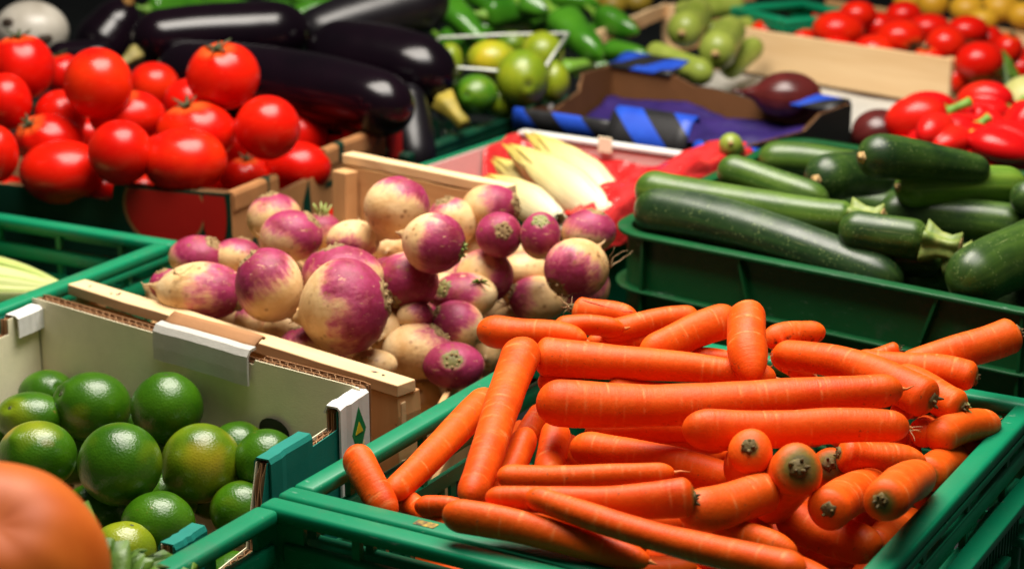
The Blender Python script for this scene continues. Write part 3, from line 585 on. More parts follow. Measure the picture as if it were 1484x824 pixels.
LIMES = [
  ('l1', [-0.3491, 1.5061, 0.1364], 0.0327, 0.0287, [-0.5, -0.2955, 0.4033], 0.15, 'oval lime in the back row, left of centre'),
  ('l2', [-0.2791, 1.4665, 0.15], 0.029, 0.0285, [0.0, 0.1385, 0.9717], 0.2, 'round lime with stem scar on top, against the back of the box'),
  ('l3', [-0.2979, 1.3655, 0.1426], 0.032, 0.0315, [0.3, 0.6904, 0.2083], 0.35, 'largest lime, round, in the middle of the box'),
  ('l4', [-0.2434, 1.405, 0.1271], 0.0308, 0.0313, [0.6, 0.4699, 0.1708], 0.6, 'yellowish lime right of the largest one'),
  ('l5', [-0.1921, 1.4053, 0.1287], 0.0254, 0.0254, [0.3, 0.6613, 0.1126], 0.1, 'dark lime beside the green cardboard tab'),
  ('l6', [-0.3698, 1.4011, 0.135], 0.0306, 0.0269, [0.3, 0.3621, -0.5281], 0.5, 'lime with an orange blush at the left'),
  ('l7', [-0.3974, 1.4935, 0.132], 0.029, 0.0205, [-0.3, -0.3912, 0.4324], 0.3, 'lime at the left edge above the blushed one'),
  ('l8', [-0.4035, 1.576, 0.1211], 0.0251, 0.0216, [0.5, -0.4869, 0.4615], 0.2, 'lime in the far left corner of the box'),
  ('l9', [-0.2643, 1.3286, 0.11], 0.0278, 0.0237, [0.1, 0.5571, 0.4578], 0.1, 'lime with a bright glint near the front cardboard tab'),
  ('l10', [-0.3204, 1.3742, 0.0973], 0.0287, 0.0245, [0.2, 0.6238, 0.3331], 0.2, 'lime behind the leafy greens'),
  ('l11', [-0.2817, 1.2822, 0.11], 0.024, 0.02, [0.2, 0.0787, 0.6032], 0.75, 'yellow green lime at the front, the palest'),
  ('l12', [-0.2187, 1.4376, 0.125], 0.0242, 0.0231, [0.1, 0.5571, 0.4578], 0.2, 'lime deep between the yellowish and the dark one'),
  ('l13', [-0.3689, 1.5178, 0.0911], 0.0279, 0.0268, [0.1, 0.5571, 0.4578], 0.4, 'lime deep between the blushed and the largest one'),
  ('l14', [-0.2089, 1.3772, 0.1], 0.0245, 0.0224, [0.1, 0.5571, 0.4578], 0.4, 'lime low behind the green rail corner'),
  ('l15', [-0.2891, 1.4851, 0.1072], 0.0273, 0.0262, [0.1, 0.5571, 0.4578], 0.4, 'lime deep between the two largest front limes'),
]
LIMES_FILL = [
  ([-0.2443, 1.4711, 0.0778], 0.0265),
  ([-0.389, 1.5936, 0.0678], 0.0269),
  ([-0.313, 1.4054, 0.0561], 0.0263),
  ([-0.3446, 1.564, 0.0568], 0.0246),
  ([-0.2874, 1.4562, 0.0505], 0.0273),
  ([-0.2756, 1.4263, 0.0876], 0.0252),
  ([-0.3252, 1.4953, 0.0596], 0.024),
  ([-0.3272, 1.541, 0.1055], 0.026),
  ([-0.3213, 1.4474, 0.0858], 0.0246),
  ([-0.3604, 1.44, 0.0568], 0.0242),
  ([-0.2028, 1.442, 0.0651], 0.0253),
  ([-0.4024, 1.5397, 0.0583], 0.0269),
  ([-0.397, 1.4689, 0.093], 0.0247),
  ([-0.2637, 1.362, 0.0739], 0.0263),
  ([-0.3005, 1.3145, 0.0785], 0.0267),
  ([-0.426, 1.5197, 0.1029], 0.0244),
]
ZUCCHINI = [
  ('z1', [0.1228, 1.8283, 0.2214], [0.3487, 1.6559, 0.1956], 0.0284, 0.022, [0.0, 0.0027, 0.009], '', 0.0, 'large dark green courgette lying along the near rim'),
  ('z2', [0.1214, 1.8341, 0.2428], [0.3188, 1.7329, 0.2377], 0.0204, 0.0166, [-0.0, -0.0012, -0.0039], 's', 0.5, 'light green courgette with ridged stem, behind the large dark one'),
  ('z3', [0.2034, 1.8554, 0.255], [0.303, 1.7944, 0.235], 0.0176, 0.0164, [0.0, 0.0006, 0.002], '', 0.4, 'mid green courgette with blunt left end, in the back left'),
  ('z4', [0.2971, 1.6968, 0.235], [0.3729, 1.6678, 0.2321], 0.019, 0.018, [0.0, 0.0007, 0.0024], 's', 0.2, 'dark courgette whose stem points right at the viewer'),
  ('z5', [0.3085, 1.7008, 0.2097], [0.3947, 1.6962, 0.2097], 0.0177, 0.017, [-0.0, -0.0, -0.0], 's', 0.2, 'dark courgette below, only its stubby stem showing'),
  ('z6', [0.2973, 1.8478, 0.245], [0.389, 1.9358, 0.235], 0.0249, 0.0222, [-0.0, -0.0, -0.0], 'b', 0.08, 'dark courgette with pale scar on its end, in the back row'),
  ('z7', [0.2638, 2.0133, 0.23], [0.377, 1.9774, 0.225], 0.0183, 0.018, [0.0, 0.0006, 0.0021], '', 0.4, 'olive courgette at the back rim'),
  ('z8', [0.3241, 1.7574, 0.2897], [0.4552, 1.7988, 0.2659], 0.0243, 0.0128, [0.0, 0.0011, 0.0037], 'b', 0.12, 'dark courgette with pale scar tapering to the right, the topmost'),
  ('z9', [0.3666, 1.7903, 0.2524], [0.4966, 1.8157, 0.2474], 0.0199, 0.018, [0.0, 0.0006, 0.0019], 'b', 1.0, 'lightest green courgette with orange scar at its left end'),
  ('z10', [0.3558, 1.8179, 0.2178], [0.4952, 1.7646, 0.2158], 0.021, 0.0212, [0.0, 0.0016, 0.0051], '', 0.2, 'long mid green courgette below the lightest one'),
  ('z11', [0.3869, 1.5938, 0.2133], [0.5, 1.7121, 0.2236], 0.0264, 0.0288, [0.0, 0.0007, 0.0023], '', 0.25, 'fat courgette cut by the right edge, nearest the rim'),
  ('z12', [0.3511, 1.6983, 0.1853], [0.4423, 1.7249, 0.1853], 0.0171, 0.0181, [-0.0, -0.0, -0.0], '', 0.55, 'pale green courgette low against the near rim'),
  ('z13', [0.4685, 1.7519, 0.25], [0.5121, 1.7649, 0.25], 0.0174, 0.0175, [-0.0, -0.0, -0.0], '', 0.15, 'dark courgette end at the right edge'),
  ('z14', [0.4452, 1.8064, 0.2257], [0.5114, 1.8303, 0.2257], 0.0122, 0.0124, [-0.0, -0.0, -0.0], '', 0.7, 'pale courgette under the lightest one'),
]
AUBERGINES = [
  ('e1', [-0.4836, 2.4365, 0.2802], [-0.2643, 2.5211, 0.2802], 0.0368, 0.0443, [0.0, 0.0008, 0.0025], 'c', 0, 'long glossy aubergine lying level, with pale stalk at its left end'),
  ('e2', [-0.5236, 2.6544, 0.3], [-0.5824, 2.6274, 0.2111], 0.0275, 0.0493, [-0.0, -0.0, -0.0], 'c', 0, 'aubergine standing with brown stalk end up, behind the tomatoes'),
  ('e3', [-0.597, 2.4507, 0.26], [-0.5096, 2.4507, 0.26], 0.0194, 0.0212, [-0.0, -0.0, -0.0], '', 0, 'small aubergine peeking between the tomatoes at left'),
  ('e4', [-0.4401, 2.4072, 0.245], [-0.1202, 2.2028, 0.235], 0.0426, 0.0417, [0.0, 0.004, 0.0133], '', 0, 'longest aubergine, nearest, lying above the tomato box'),
  ('e4b', [-0.1311, 2.3523, 0.2433], [-0.116, 2.2887, 0.1364], 0.0221, 0.0294, [-0.0, -0.0, -0.0], '', 0, 'aubergine hanging down over the crate edge, dull dark side'),
  ('e5', [-0.2621, 2.4927, 0.2597], [-0.0747, 2.3978, 0.2292], 0.0449, 0.0495, [0.0, 0.0026, 0.0086], 'd', 0, 'fat aubergine with yellow stalk at its lower right'),
  ('e6', [-0.2896, 2.5825, 0.2588], [-0.09, 2.6805, 0.3056], 0.0343, 0.0459, [-0.0, -0.0, -0.0], '', 0, 'dark matt aubergine slanting at the back'),
  ('e7', [-0.3657, 2.4457, 0.2], [-0.1525, 2.2937, 0.18], 0.0355, 0.0335, [-0.0, -0.0, -0.0], '', 0, 'aubergine low under the longest one'),
]
GREEN_PEPPERS = [
  ('g1', [-0.1061, 2.8535, 0.27], [-0.0381, 2.7855, 0.2181], 0.0265, 0.0175, [-0.0, -0.0, -0.0], '', 0, 'green pepper hanging down right of the dark aubergine'),
  ('g2', [-0.0436, 2.8988, 0.2424], [0.0676, 2.9525, 0.2424], 0.0228, 0.0158, [0.0, 0.0012, 0.004], '', 0, 'green pepper lying level at the very top, middle'),
  ('g3', [-0.0627, 2.9105, 0.2133], [0.0361, 2.9616, 0.2133], 0.0287, 0.0186, [0.0, 0.0009, 0.003], '', 0, 'shiny green pepper above the plastic punnet'),
  ('g4', [0.0104, 2.9131, 0.261], [0.0869, 2.8864, 0.2402], 0.0177, 0.0124, [-0.0, -0.0, -0.0], '', 0, 'slim green pepper at the top edge right of the level one'),
  ('g5', [0.0653, 2.8501, 0.2501], [0.1295, 2.7638, 0.2018], 0.0306, 0.0214, [-0.0, -0.0, -0.0], '', 0, 'thick green pepper right of the plastic punnet'),
  ('g6', [-0.5724, 3.03, 0.2304], [-0.4878, 3.0871, 0.2304], 0.0211, 0.0177, [-0.0, -0.0, -0.0], '', 0, 'green pepper peeking above the long level aubergine at left'),
  ('g7', [-0.493, 3.1067, 0.2296], [-0.4036, 3.0491, 0.2296], 0.0189, 0.0147, [-0.0, -0.0, -0.0], '', 0, 'green pepper at the top edge above the long level aubergine'),
  ('g8', [-0.4009, 2.9774, 0.23], [-0.3391, 2.9817, 0.2443], 0.0224, 0.016, [-0.0, -0.0, -0.0], '', 0, 'bright green pepper at the notch between two aubergines'),
  ('g9', [-0.3309, 2.8491, 0.24], [-0.2633, 2.8786, 0.2683], 0.0199, 0.0165, [-0.0, -0.0, -0.0], '', 0, 'green pepper slanting up beside the matt aubergine'),
  ('g10', [0.1325, 2.983, 0.2291], [0.1933, 2.9261, 0.2107], 0.0251, 0.0184, [-0.0, -0.0, -0.0], '', 0, 'shaded green pepper behind the wooden slat'),
  ('g11', [0.1373, 2.8459, 0.1994], [0.1997, 2.7996, 0.1994], 0.0174, 0.0136, [-0.0, -0.0, -0.0], '', 0, 'small green pepper below the wooden slat'),
  ('g12', [0.0694, 2.7463, 0.1889], [0.1208, 2.79, 0.1889], 0.0144, 0.0096, [-0.0, -0.0, -0.0], '', 0.8, 'pale green pepper tip next to the punnet edge'),
  ('g13', [-0.109, 2.9746, 0.194], [-0.0441, 2.917, 0.1784], 0.0208, 0.0184, [-0.0, -0.0, -0.0], '', 0, 'dark green pepper behind the lemons'),
  ('g14', [-0.2022, 3.1116, 0.24], [-0.0785, 3.0526, 0.24], 0.0217, 0.0191, [-0.0, -0.0, -0.0], '', 0, 'green pepper at the top edge behind the matt aubergine'),
  ('g15', [0.1204, 2.8766, 0.1689], [0.1629, 2.8502, 0.1508], 0.0176, 0.0155, [-0.0, -0.0, -0.0], '', 0, 'green pepper low beside the black carton'),
  ('g17', [-0.0272, 2.9296, 0.2585], [-0.0858, 2.9344, 0.2746], 0.0178, 0.0157, [-0.0, -0.0, -0.0], '', 0, 'green pepper cut by the top edge above the punnet'),
  ('g18', [-0.0076, 3.0238, 0.19], [0.063, 3.02, 0.1775], 0.0196, 0.0174, [-0.0, -0.0, -0.0], '', 0, 'green pepper filling the gap above the lemons'),
  ('g19', [0.1041, 2.9509, 0.1831], [0.1713, 3.0283, 0.2241], 0.0212, 0.0184, [-0.0, -0.0, -0.0], '', 0, 'green pepper behind the thick one, pointing up right'),
  ('g20', [0.0519, 3.0294, 0.25], [0.1385, 3.0256, 0.2376], 0.0184, 0.0162, [-0.0, -0.0, -0.0], '', 0, 'green pepper at the top edge left of the dull yellow fruit'),
  ('g21', [0.1108, 2.8382, 0.1615], [0.1723, 2.8454, 0.185], 0.0174, 0.0144, [-0.0, -0.0, -0.0], '', 0, 'green pepper low in front of the wooden slat crate'),
  ('g22', [-0.2865, 3.0546, 0.22], [-0.3522, 3.0629, 0.2472], 0.0164, 0.0142, [-0.0, -0.0, -0.0], '', 0, 'green pepper low between the matt and the level aubergine'),
  ('g16', [0.0301, 3.0016, 0.2175], [0.0974, 2.9421, 0.191], 0.021, 0.0185, [-0.0, -0.0, -0.0], '', 0, 'dark green pepper in the shade behind the thick one'),
]
LEMONS = [
  ('q1', [-0.0278, 2.5692, 0.235], 0.0324, 0.0259, [0.7, -0.1417, 0.5656], 0.68, 'yellowest lemon in the clear punnet'),
  ('q2', [-0.0458, 2.4292, 0.215], 0.0282, 0.0255, [-0.4, -0.8902, 0.166], 0.1, 'green citrus with dark stem dot at the punnet front'),
  ('q3', [0.0134, 2.4685, 0.2289], 0.0339, 0.0375, [0.2, -0.8527, -0.0545], 0.42, 'yellow green citrus with orange blush at the punnet front'),
  ('q4', [0.0418, 2.6392, 0.23], 0.0304, 0.0304, [-0.2, -0.0545, 0.8527], 0.52, 'lemon at the back corner of the punnet'),
  ('q5', [-0.0851, 2.6204, 0.22], 0.0189, 0.0284, [0.4, -0.1417, 0.5656], 0.45, 'lime half hidden behind the fat aubergine'),
  ('q6', [0.0552, 2.5431, 0.21], 0.0221, 0.0276, [0.2, -0.1417, 0.5656], 0.45, 'citrus pressed into the right corner of the punnet'),
  ('q7', [-0.0126, 2.4835, 0.1959], 0.0216, 0.0216, [0.4, -0.1417, 0.5656], 0.35, 'green citrus low between the two front ones'),
  ('q8', [0.0, 2.7456, 0.225], 0.0217, 0.0178, [0.4, -0.1417, 0.5656], 0.3, 'green citrus at the back of the punnet'),
]
PALE_COURGETTES = [
  ('p1', [0.2462, 2.798, 0.2301], [0.2869, 2.9368, 0.2448], 0.0281, 0.0242, [-0.0, -0.0, -0.0], 'b', 0.3, 'pale courgette pointing at the viewer, upper of two'),
  ('p2', [0.2814, 2.6564, 0.225], [0.3211, 2.797, 0.2404], 0.0278, 0.0231, [-0.0, -0.0, -0.0], 'b', 0.4, 'pale courgette pointing at the viewer, lower with dark scar'),
  ('p3', [0.1945, 2.7287, 0.22], [0.2757, 2.6482, 0.1956], 0.0147, 0.0201, [-0.0, -0.0, -0.0], '', 0.45, 'pale courgette sloping down right in front of the others'),
  ('p4', [0.2516, 2.9544, 0.24], [0.3616, 3.0098, 0.24], 0.0159, 0.0183, [-0.0, -0.0, -0.0], '', 0.4, 'pale courgette lying level at the top'),
  ('p5', [0.2889, 2.8955, 0.22], [0.3826, 2.9468, 0.22], 0.0135, 0.0148, [-0.0, -0.0, -0.0], '', 0.7, 'yellowish courgette beside the green basket'),
  ('p6', [0.3079, 2.7671, 0.18], [0.3642, 2.8293, 0.2126], 0.018, 0.0183, [-0.0, -0.0, -0.0], '', 0.3, 'pale courgette wedged behind the tomato crate board'),
]
BACK_TOMATOES = [
  ('k1', [0.389, 2.913, 0.215], 0.0282, 0.0209, [0.0, 0.0703, 0.9193], 0, ''),
  ('k2', [0.433, 2.8683, 0.21], 0.0247, 0.0186, [0.0, 0.0703, 0.9193], 0, ''),
  ('k3', [0.4797, 2.8256, 0.2326], 0.0385, 0.0274, [0.0, -0.453, -0.803], 0, ''),
  ('k4', [0.5173, 2.8834, 0.2448], 0.0279, 0.0217, [0.0, -0.453, -0.803], 0, ''),
  ('k5', [0.5927, 2.914, 0.24], 0.0271, 0.0209, [0.0, -0.453, -0.803], 0, ''),
  ('k6', [0.4734, 2.7984, 0.2098], 0.0252, 0.0181, [0.0, -0.453, -0.803], 0, ''),
  ('k7', [0.5599, 2.7629, 0.232], 0.0357, 0.0258, [0.4, -0.7485, -0.3997], 1, ''),
  ('k8', [0.5516, 2.8899, 0.2251], 0.0249, 0.0228, [0.0, -0.453, -0.803], 0, ''),
  ('k9', [0.5218, 2.7556, 0.2153], 0.0317, 0.0218, [0.0, -0.453, -0.803], 0, ''),
  ('k10', [0.6132, 2.8296, 0.235], 0.0305, 0.0203, [0.0, -0.453, -0.803], 0, ''),
  ('k11', [0.6106, 2.699, 0.2331], 0.0282, 0.0252, [0.0, -0.453, -0.803], 0, ''),
  ('k12', [0.6634, 2.8003, 0.2358], 0.0302, 0.0211, [0.0, -0.453, -0.803], 0, ''),
  ('k13', [0.584, 2.6858, 0.2119], 0.0232, 0.0194, [-0.2, -0.1502, 0.8817], 1, ''),
  ('k14', [0.6439, 2.6371, 0.2189], 0.0333, 0.0285, [0.0, -0.453, -0.803], 0, ''),
  ('k15', [0.6156, 2.6555, 0.1903], 0.023, 0.023, [0.0, -0.453, -0.803], 0, ''),
  ('k16', [0.5529, 2.7164, 0.1985], 0.0265, 0.0147, [0.0, -0.453, -0.803], 0, ''),
  ('k17', [0.7053, 2.7287, 0.22], 0.0216, 0.0236, [0.2, -0.1502, 0.8817], 1, ''),
  ('k18', [0.6981, 2.8145, 0.2192], 0.0223, 0.0202, [0.0, -0.453, -0.803], 0, ''),
  ('k19', [0.5037, 2.8077, 0.2], 0.0222, 0.0182, [0.0, -0.453, -0.803], 0, ''),
  ('k20', [0.4939, 3.1108, 0.2], 0.0245, 0.0201, [0.0, -0.453, -0.803], 0, ''),
]
RED_PEPPERS = [
  ('b1', [0.4965, 2.2891, 0.21], 0.045, 0.0383, [0.75, -0.3767, 0.4802], 0, 'red pepper with bright green stalk, at the left of the peppers'),
  ('b2', [0.5807, 2.3232, 0.2165], 0.0397, 0.0329, [0.8, -0.4784, 0.1454], 0, 'red pepper at the back with its calyx turned right'),
  ('b3', [0.5275, 2.223, 0.2002], 0.0422, 0.0316, [0.6, 0.0121, 0.7279], 0, 'red pepper in front of the stalked one, over the dark courgette'),
  ('b4', [0.5593, 2.155, 0.205], 0.0457, 0.0323, [-0.7, 0.5281, 0.3621], 0, 'red pepper nearest the crate rim at right'),
  ('b5', [0.6093, 2.2348, 0.21], 0.031, 0.0375, [0.3, 0.0412, 0.8236], 0, 'red pepper cut by the right edge'),
  ('b7', [0.491, 2.1761, 0.2107], 0.0357, 0.031, [0.5, 0.6613, 0.1126], 0, 'red pepper lobe below the green stalk'),
  ('b8', [0.6207, 2.358, 0.1918], 0.0343, 0.0318, [0.3, 0.0412, 0.8236], 0, 'red pepper between the back one and the right edge'),
  ('b9', [0.5614, 2.2719, 0.2019], 0.0331, 0.0306, [0.2, 0.304, -0.7194], 0, 'red pepper in the middle of the peppers'),
  ('b6', [0.5687, 2.3757, 0.195], 0.0294, 0.0259, [0.5, 0.0121, 0.7279], 0, 'red pepper deep behind the green stalk'),
]
ENDIVES = [
  ('n1', [-0.009, 2.0602, 0.2329], [0.0999, 1.9035, 0.1908], 0.0203, 0.0232, [0.0, 0.0009, 0.0029], '', 0, 'endive in the middle with yellow tip'),
  ('n2', [0.0188, 2.1446, 0.225], [0.1157, 1.9832, 0.1755], 0.018, 0.0256, [0.0, 0.0014, 0.0045], '', 0, 'endive behind, its curled tip highest'),
  ('n3', [-0.0282, 1.9674, 0.22], [0.048, 1.8569, 0.2004], 0.0123, 0.0178, [-0.0, -0.0, -0.0], '', 0, 'whitest endive at the left, nearest the turnips'),
  ('n4', [-0.023, 2.0979, 0.2071], [0.0638, 1.9608, 0.1754], 0.0161, 0.021, [-0.0, -0.0, -0.0], '', 0, 'endive between the white one and the yellow-tipped one'),
]
YELLOW_FRUIT = [
  ('y1', [0.72, 3.3024, 0.2], 0.0283, 0.0236, [0.0, 0.0703, 0.9193], 0.7, ''),
  ('y2', [0.7652, 3.2411, 0.2], 0.0301, 0.0232, [0.0, 0.0703, 0.9193], 0.9, ''),
  ('y3', [0.8245, 3.2562, 0.2], 0.0326, 0.0256, [0.0, 0.0703, 0.9193], 0.6, ''),
  ('y4', [0.8416, 3.1674, 0.2], 0.0272, 0.0227, [0.0, 0.0703, 0.9193], 0.8, ''),
  ('y5', [0.6869, 3.3498, 0.2], 0.0263, 0.0215, [0.0, 0.0703, 0.9193], 0.6, ''),
  ('y6', [0.78, 3.1872, 0.19], 0.0251, 0.0183, [0.0, 0.0703, 0.9193], 0.6, ''),
  ('y7', [0.1716, 3.2868, 0.2], 0.0259, 0.02, [0.0, 0.0703, 0.9193], 0.35, ''),
  ('y8', [0.2158, 3.3181, 0.2], 0.0261, 0.019, [0.0, 0.0703, 0.9193], 0.45, ''),
  ('y9', [0.1375, 3.3181, 0.2], 0.0237, 0.019, [0.0, 0.0703, 0.9193], 0.3, ''),
]
# ================================================================= setting
tb = MB(); tb.box((0, 2.5, -.02), 7, 8, .04)
tag(tb.build('table', m_simple('dark_table_cloth', (.008, .011, .012), (.016, .020, .020), 14, .8, .2, .4, 60)), kind='structure')

# ================================================================= crates and boxes
def frame(o, yaw):
    c, s = math.cos(yaw), math.sin(yaw)
    e1 = np.array([c, s, 0]); e2 = np.array([-s, c, 0]); o = np.array(o, float)
    return lambda u, v, z: o + e1 * u + e2 * v + np.array([0, 0, z])
def rbox(mb, Fm, u0, u1, v0, v1, z0, z1):
    mb.hexa([Fm(u0, v0, z0), Fm(u1, v0, z0), Fm(u1, v1, z0), Fm(u0, v1, z0), Fm(u0, v0, z1), Fm(u1, v0, z1), Fm(u1, v1, z1), Fm(u0, v1, z1)])
def plastic_crate(label, o, yaw, w, d, zr, h, mat, group='green plastic crates', detail=True, outer_tabs=False):
    """rim corner at o (u,v = 0,0), u along yaw, v away; rim at height zr"""
    root = empty('plastic_crate', (o[0], o[1], zr - h), yaw); tag(root, label, 'crate', group)
    Fm = lambda u, v, z: np.array([u, v, z])          # local coordinates, z from crate foot
    T = h; rw, rh = .018, .011; wt = .004; cp = .03
    def rail(name, side, z0, z1, t0, t1, trim=0.):
        mb = MB()
        if side == 0: rbox(mb, Fm, trim, w - trim, t0, t1, z0, z1)
        if side == 1: rbox(mb, Fm, trim, w - trim, d - t1, d - t0, z0, z1)
        if side == 2: rbox(mb, Fm, t0, t1, t1 + .0004 if trim == 0 else trim, d - (t1 + .0004 if trim == 0 else trim), z0, z1)
        if side == 3: rbox(mb, Fm, w - t1, w - t0, t1 + .0004 if trim == 0 else trim, d - (t1 + .0004 if trim == 0 else trim), z0, z1)
        return mb.build(name, mat, root, smooth=True, bevel=min(z1 - z0, t1 - t0) * .3)
    for s in range(4):
        rim = rail('rim', s, T - rh, T, 0, rw)
        lip = rail('rim_lip', s, T - rh - .007, T - rh - .0005, 0.0005, .0035, .004); lip.parent = rim
        rail('middle_rail', s, T - .044, T - .028, .003, .012, .014)
        # wall: a band with a row of slots, then a lower band
        mb = MB(); L = w if s < 2 else d
        def wb(a, b, z0, z1, t0=.006, t1=.010):
            if s == 0: rbox(mb, Fm, a, b, t0, t1, z0, z1)
            elif s == 1: rbox(mb, Fm, a, b, d - t1, d - t0, z0, z1)
            elif s == 2: rbox(mb, Fm, t0, t1, a, b, z0, z1)
            else: rbox(mb, Fm, w - t1, w - t0, a, b, z0, z1)
        zt = T - .056
        wb(cp, L - cp, zt - .012, zt); wb(cp, L - cp, .004, .028)
        n = int((L - 2 * cp) / .0165); p = (L - 2 * cp) / n
        for i in range(n + 1): wb(cp + i * p - .004, cp + i * p + .004, .028, zt - .012, .0065, .0095)
        zz = (zt + .016) / 2; wb(cp, L - cp, zz - .004, zz + .004, .0055, .0064)
        mb.build('slotted_wall', mat, root, smooth=False)
        # uprights tying rim, rail and wall together
        for i in range(4):
            mb = MB(); a = cp + (L - 2 * cp) * (i + .5) / 4; wb(a - .003, a + .003, T - .056, T - rh, .004, .009)
            mb.build('upright', mat, root)
    for (cu, cv) in ((0, 0), (1, 0), (0, 1), (1, 1)):
        mb = MB(); u0, u1 = (.0035, cp) if cu == 0 else (w - cp, w - .0035); v0, v1 = (.0035, .008) if cv == 0 else (d - .008, d - .0035)
        rbox(mb, Fm, u0, u1, v0, v1, 0, T - rh)
        u0, u1 = (.0035, .008) if cu == 0 else (w - .008, w - .0035); v0, v1 = (.0082, cp) if cv == 0 else (d - cp, d - .0082)
        rbox(mb, Fm, u0, u1, v0, v1, 0, T - rh)
        mb.build('corner_post', mat, root)
    mb = MB(); n = 9
    for i in range(n): rbox(mb, Fm, .01, w - .01, .012 + (d - .034) * i / (n - 1), .022 + (d - .034) * i / (n - 1), .001, .006)
    for i in range(n): rbox(mb, Fm, .012 + (w - .034) * i / (n - 1), .022 + (w - .034) * i / (n - 1), .011, d - .011, .0062, .0095)
    mb.build('floor_grid', mat, root)
    if outer_tabs:      # moulded latches on the outside of the right wall
        for v, hh in ((.05, .03), (.13, .036), (.215, .03), (.30, .036), (.375, .03)):
            mb = MB(); rbox(mb, Fm, w - .0035, w + .011, v, v + .04, T - .095, T - .095 + .008)
            rbox(mb, Fm, w - .0035, w + .006, v + .004, v + .012, T - .095 - hh, T - .0955)
            rbox(mb, Fm, w - .0035, w + .006, v + .028, v + .036, T - .095 - hh, T - .0955)
            mb.build('latch', mat, root, smooth=True, bevel=.0012)
        mb = MB(); rbox(mb, Fm, w - .0030, w + .013, .03, d - .03, T - .058, T - .050); mb.build('outer_ledge', mat, root, True, .0012)
        mb = MB(); rbox(mb, Fm, w - .0030, w + .015, .02, d - .02, T - .139, T - .128); mb.build('outer_ledge', mat, root, True, .0012)
        mb = MB()
        for i in range(46): rbox(mb, Fm, w - .0033, w + .0035, .03 + i * .0078, .0325 + i * .0078, T - .094, T - .0585)
        tag(mb.build('rib_row', mat, root), kind='stuff')
    return root
Y30 = math.radians(-30)
carrot_crate = plastic_crate('green plastic crate heaped with carrots', (-.161, 1.221), Y30, .405, .445, .18, .165, M['green_plastic'], outer_tabs=True)
c30, s30 = math.cos(Y30), math.sin(Y30)
plastic_crate('empty green plastic crate in front of the carrots, at the bottom edge', (-.161 + s30 * .448, 1.221 - c30 * .448), Y30, .405, .445, .18, .165, M['green_plastic'])
YL = math.radians(-28)
lc = np.array([-.332, 1.864]); e1 = np.array([math.cos(YL), math.sin(YL)]); e2 = np.array([-math.sin(YL), math.cos(YL)])
oL = lc - e1 * .385 - e2 * .425
plastic_crate('green plastic crate at the left holding the pale cabbage', tuple(oL), YL, .385, .425, .18, .165, M['green_plastic'])
YD = math.radians(-30)
oD = np.array([-.125, 2.262]) - np.array([math.cos(YD), math.sin(YD)]) * .62
plastic_crate('dark green plastic crate under the aubergines', tuple(oD), YD, .62, .42, .175, .16, M['deep_green_plastic'])
# maker's mark on the near rim of the carrot crate
F0 = frame((-.161, 1.221, 0), Y30)
mb = MB(); rbox(mb, F0, .108, .124, .004, .0115, .1801, .1804); st = mb.build('rim_sticker', m_simple('worn_sticker', (.45, .30, .03), (.05, .03, .02), 260, .6))
st.parent = carrot_crate; st.matrix_parent_inverse = (Matrix.Translation(carrot_crate.location) @ Matrix.Rotation(Y30, 4, 'Z')).inverted()

# ---- rounded dark green courgette crate
def rounded_rect(w, d, r, n=8):
    P = []
    for cx, cy, a0 in ((w - r, r, -90), (w - r, d - r, 0), (r, d - r, 90), (r, r, 180)):
        for i in range(n + 1):
            a = math.radians(a0 + 90 * i / n); P.append((cx + r * math.cos(a), cy + r * math.sin(a)))
    # split the long straights
    Q = []
    for i in range(len(P)):
        a, b = np.array(P[i]), np.array(P[(i + 1) % len(P)]); Q.append(tuple(a)); L = np.linalg.norm(b - a)
        if L > .05:
            for k in range(1, 8): Q.append(tuple(a + (b - a) * k / 8))
    return np.array(Q)
def sweep_ring(P, prof):
    """closed ring: profile points (offset outwards, z)"""
    n = len(P); tn = np.roll(P, -1, 0) - np.roll(P, 1, 0); tn /= np.linalg.norm(tn, axis=1)[:, None]; nr = np.stack([tn[:, 1], -tn[:, 0]], 1)
    k = len(prof); V = []; Fc = []
    for i in range(n):
        for (o, z) in prof: V.append((P[i, 0] + nr[i, 0] * o, P[i, 1] + nr[i, 1] * o, z))
    for i in range(n):
        j = (i + 1) % n
        for a in range(k):
            b = (a + 1) % k; Fc.append((i * k + a, j * k + a, j * k + b, i * k + b))
    return V, Fc
YZ = math.radians(-38)
zc = empty('courgette_crate', (.088, 1.806, .038), YZ); tag(zc, 'dark green rounded plastic crate filled with courgettes', 'crate')
zw, zd, zh = .47, .475, .17; gm = M['dark_green_plastic']
P = rounded_rect(zw, zd, .045)
P = P + np.stack([-.15 * P[:, 1], 0 * P[:, 1]], 1)        # the crate is racked a little out of square
def ring(name, prof):
    V, Fc = sweep_ring(P, prof); return mesh(name, V, Fc, gm, zc, True, bevel=.0008)
ring('rim', [(.001, zh - .004), (.001, zh), (-.013, zh), (-.013, zh - .004)])
ring('wall', [(-.0115, .006), (-.0085, .006), (-.0085, zh - .0045), (-.0115, zh - .0045)])
ring('rib_band', [(-.0084, zh - .058), (.002, zh - .058), (.002, zh - .055), (-.0084, zh - .055)])
ring('rib_band', [(-.0084, zh - .100), (.002, zh - .100), (.002, zh - .097), (-.0084, zh - .097)])
ring('foot', [(-.0084, 0), (.002, 0), (.002, .0055), (-.0084, .0055)])
mb = MB()
mb.box((zw / 2 - .036, zd / 2, .004), zw - .14, zd - .06, .004); mb.build('floor', gm, zc)
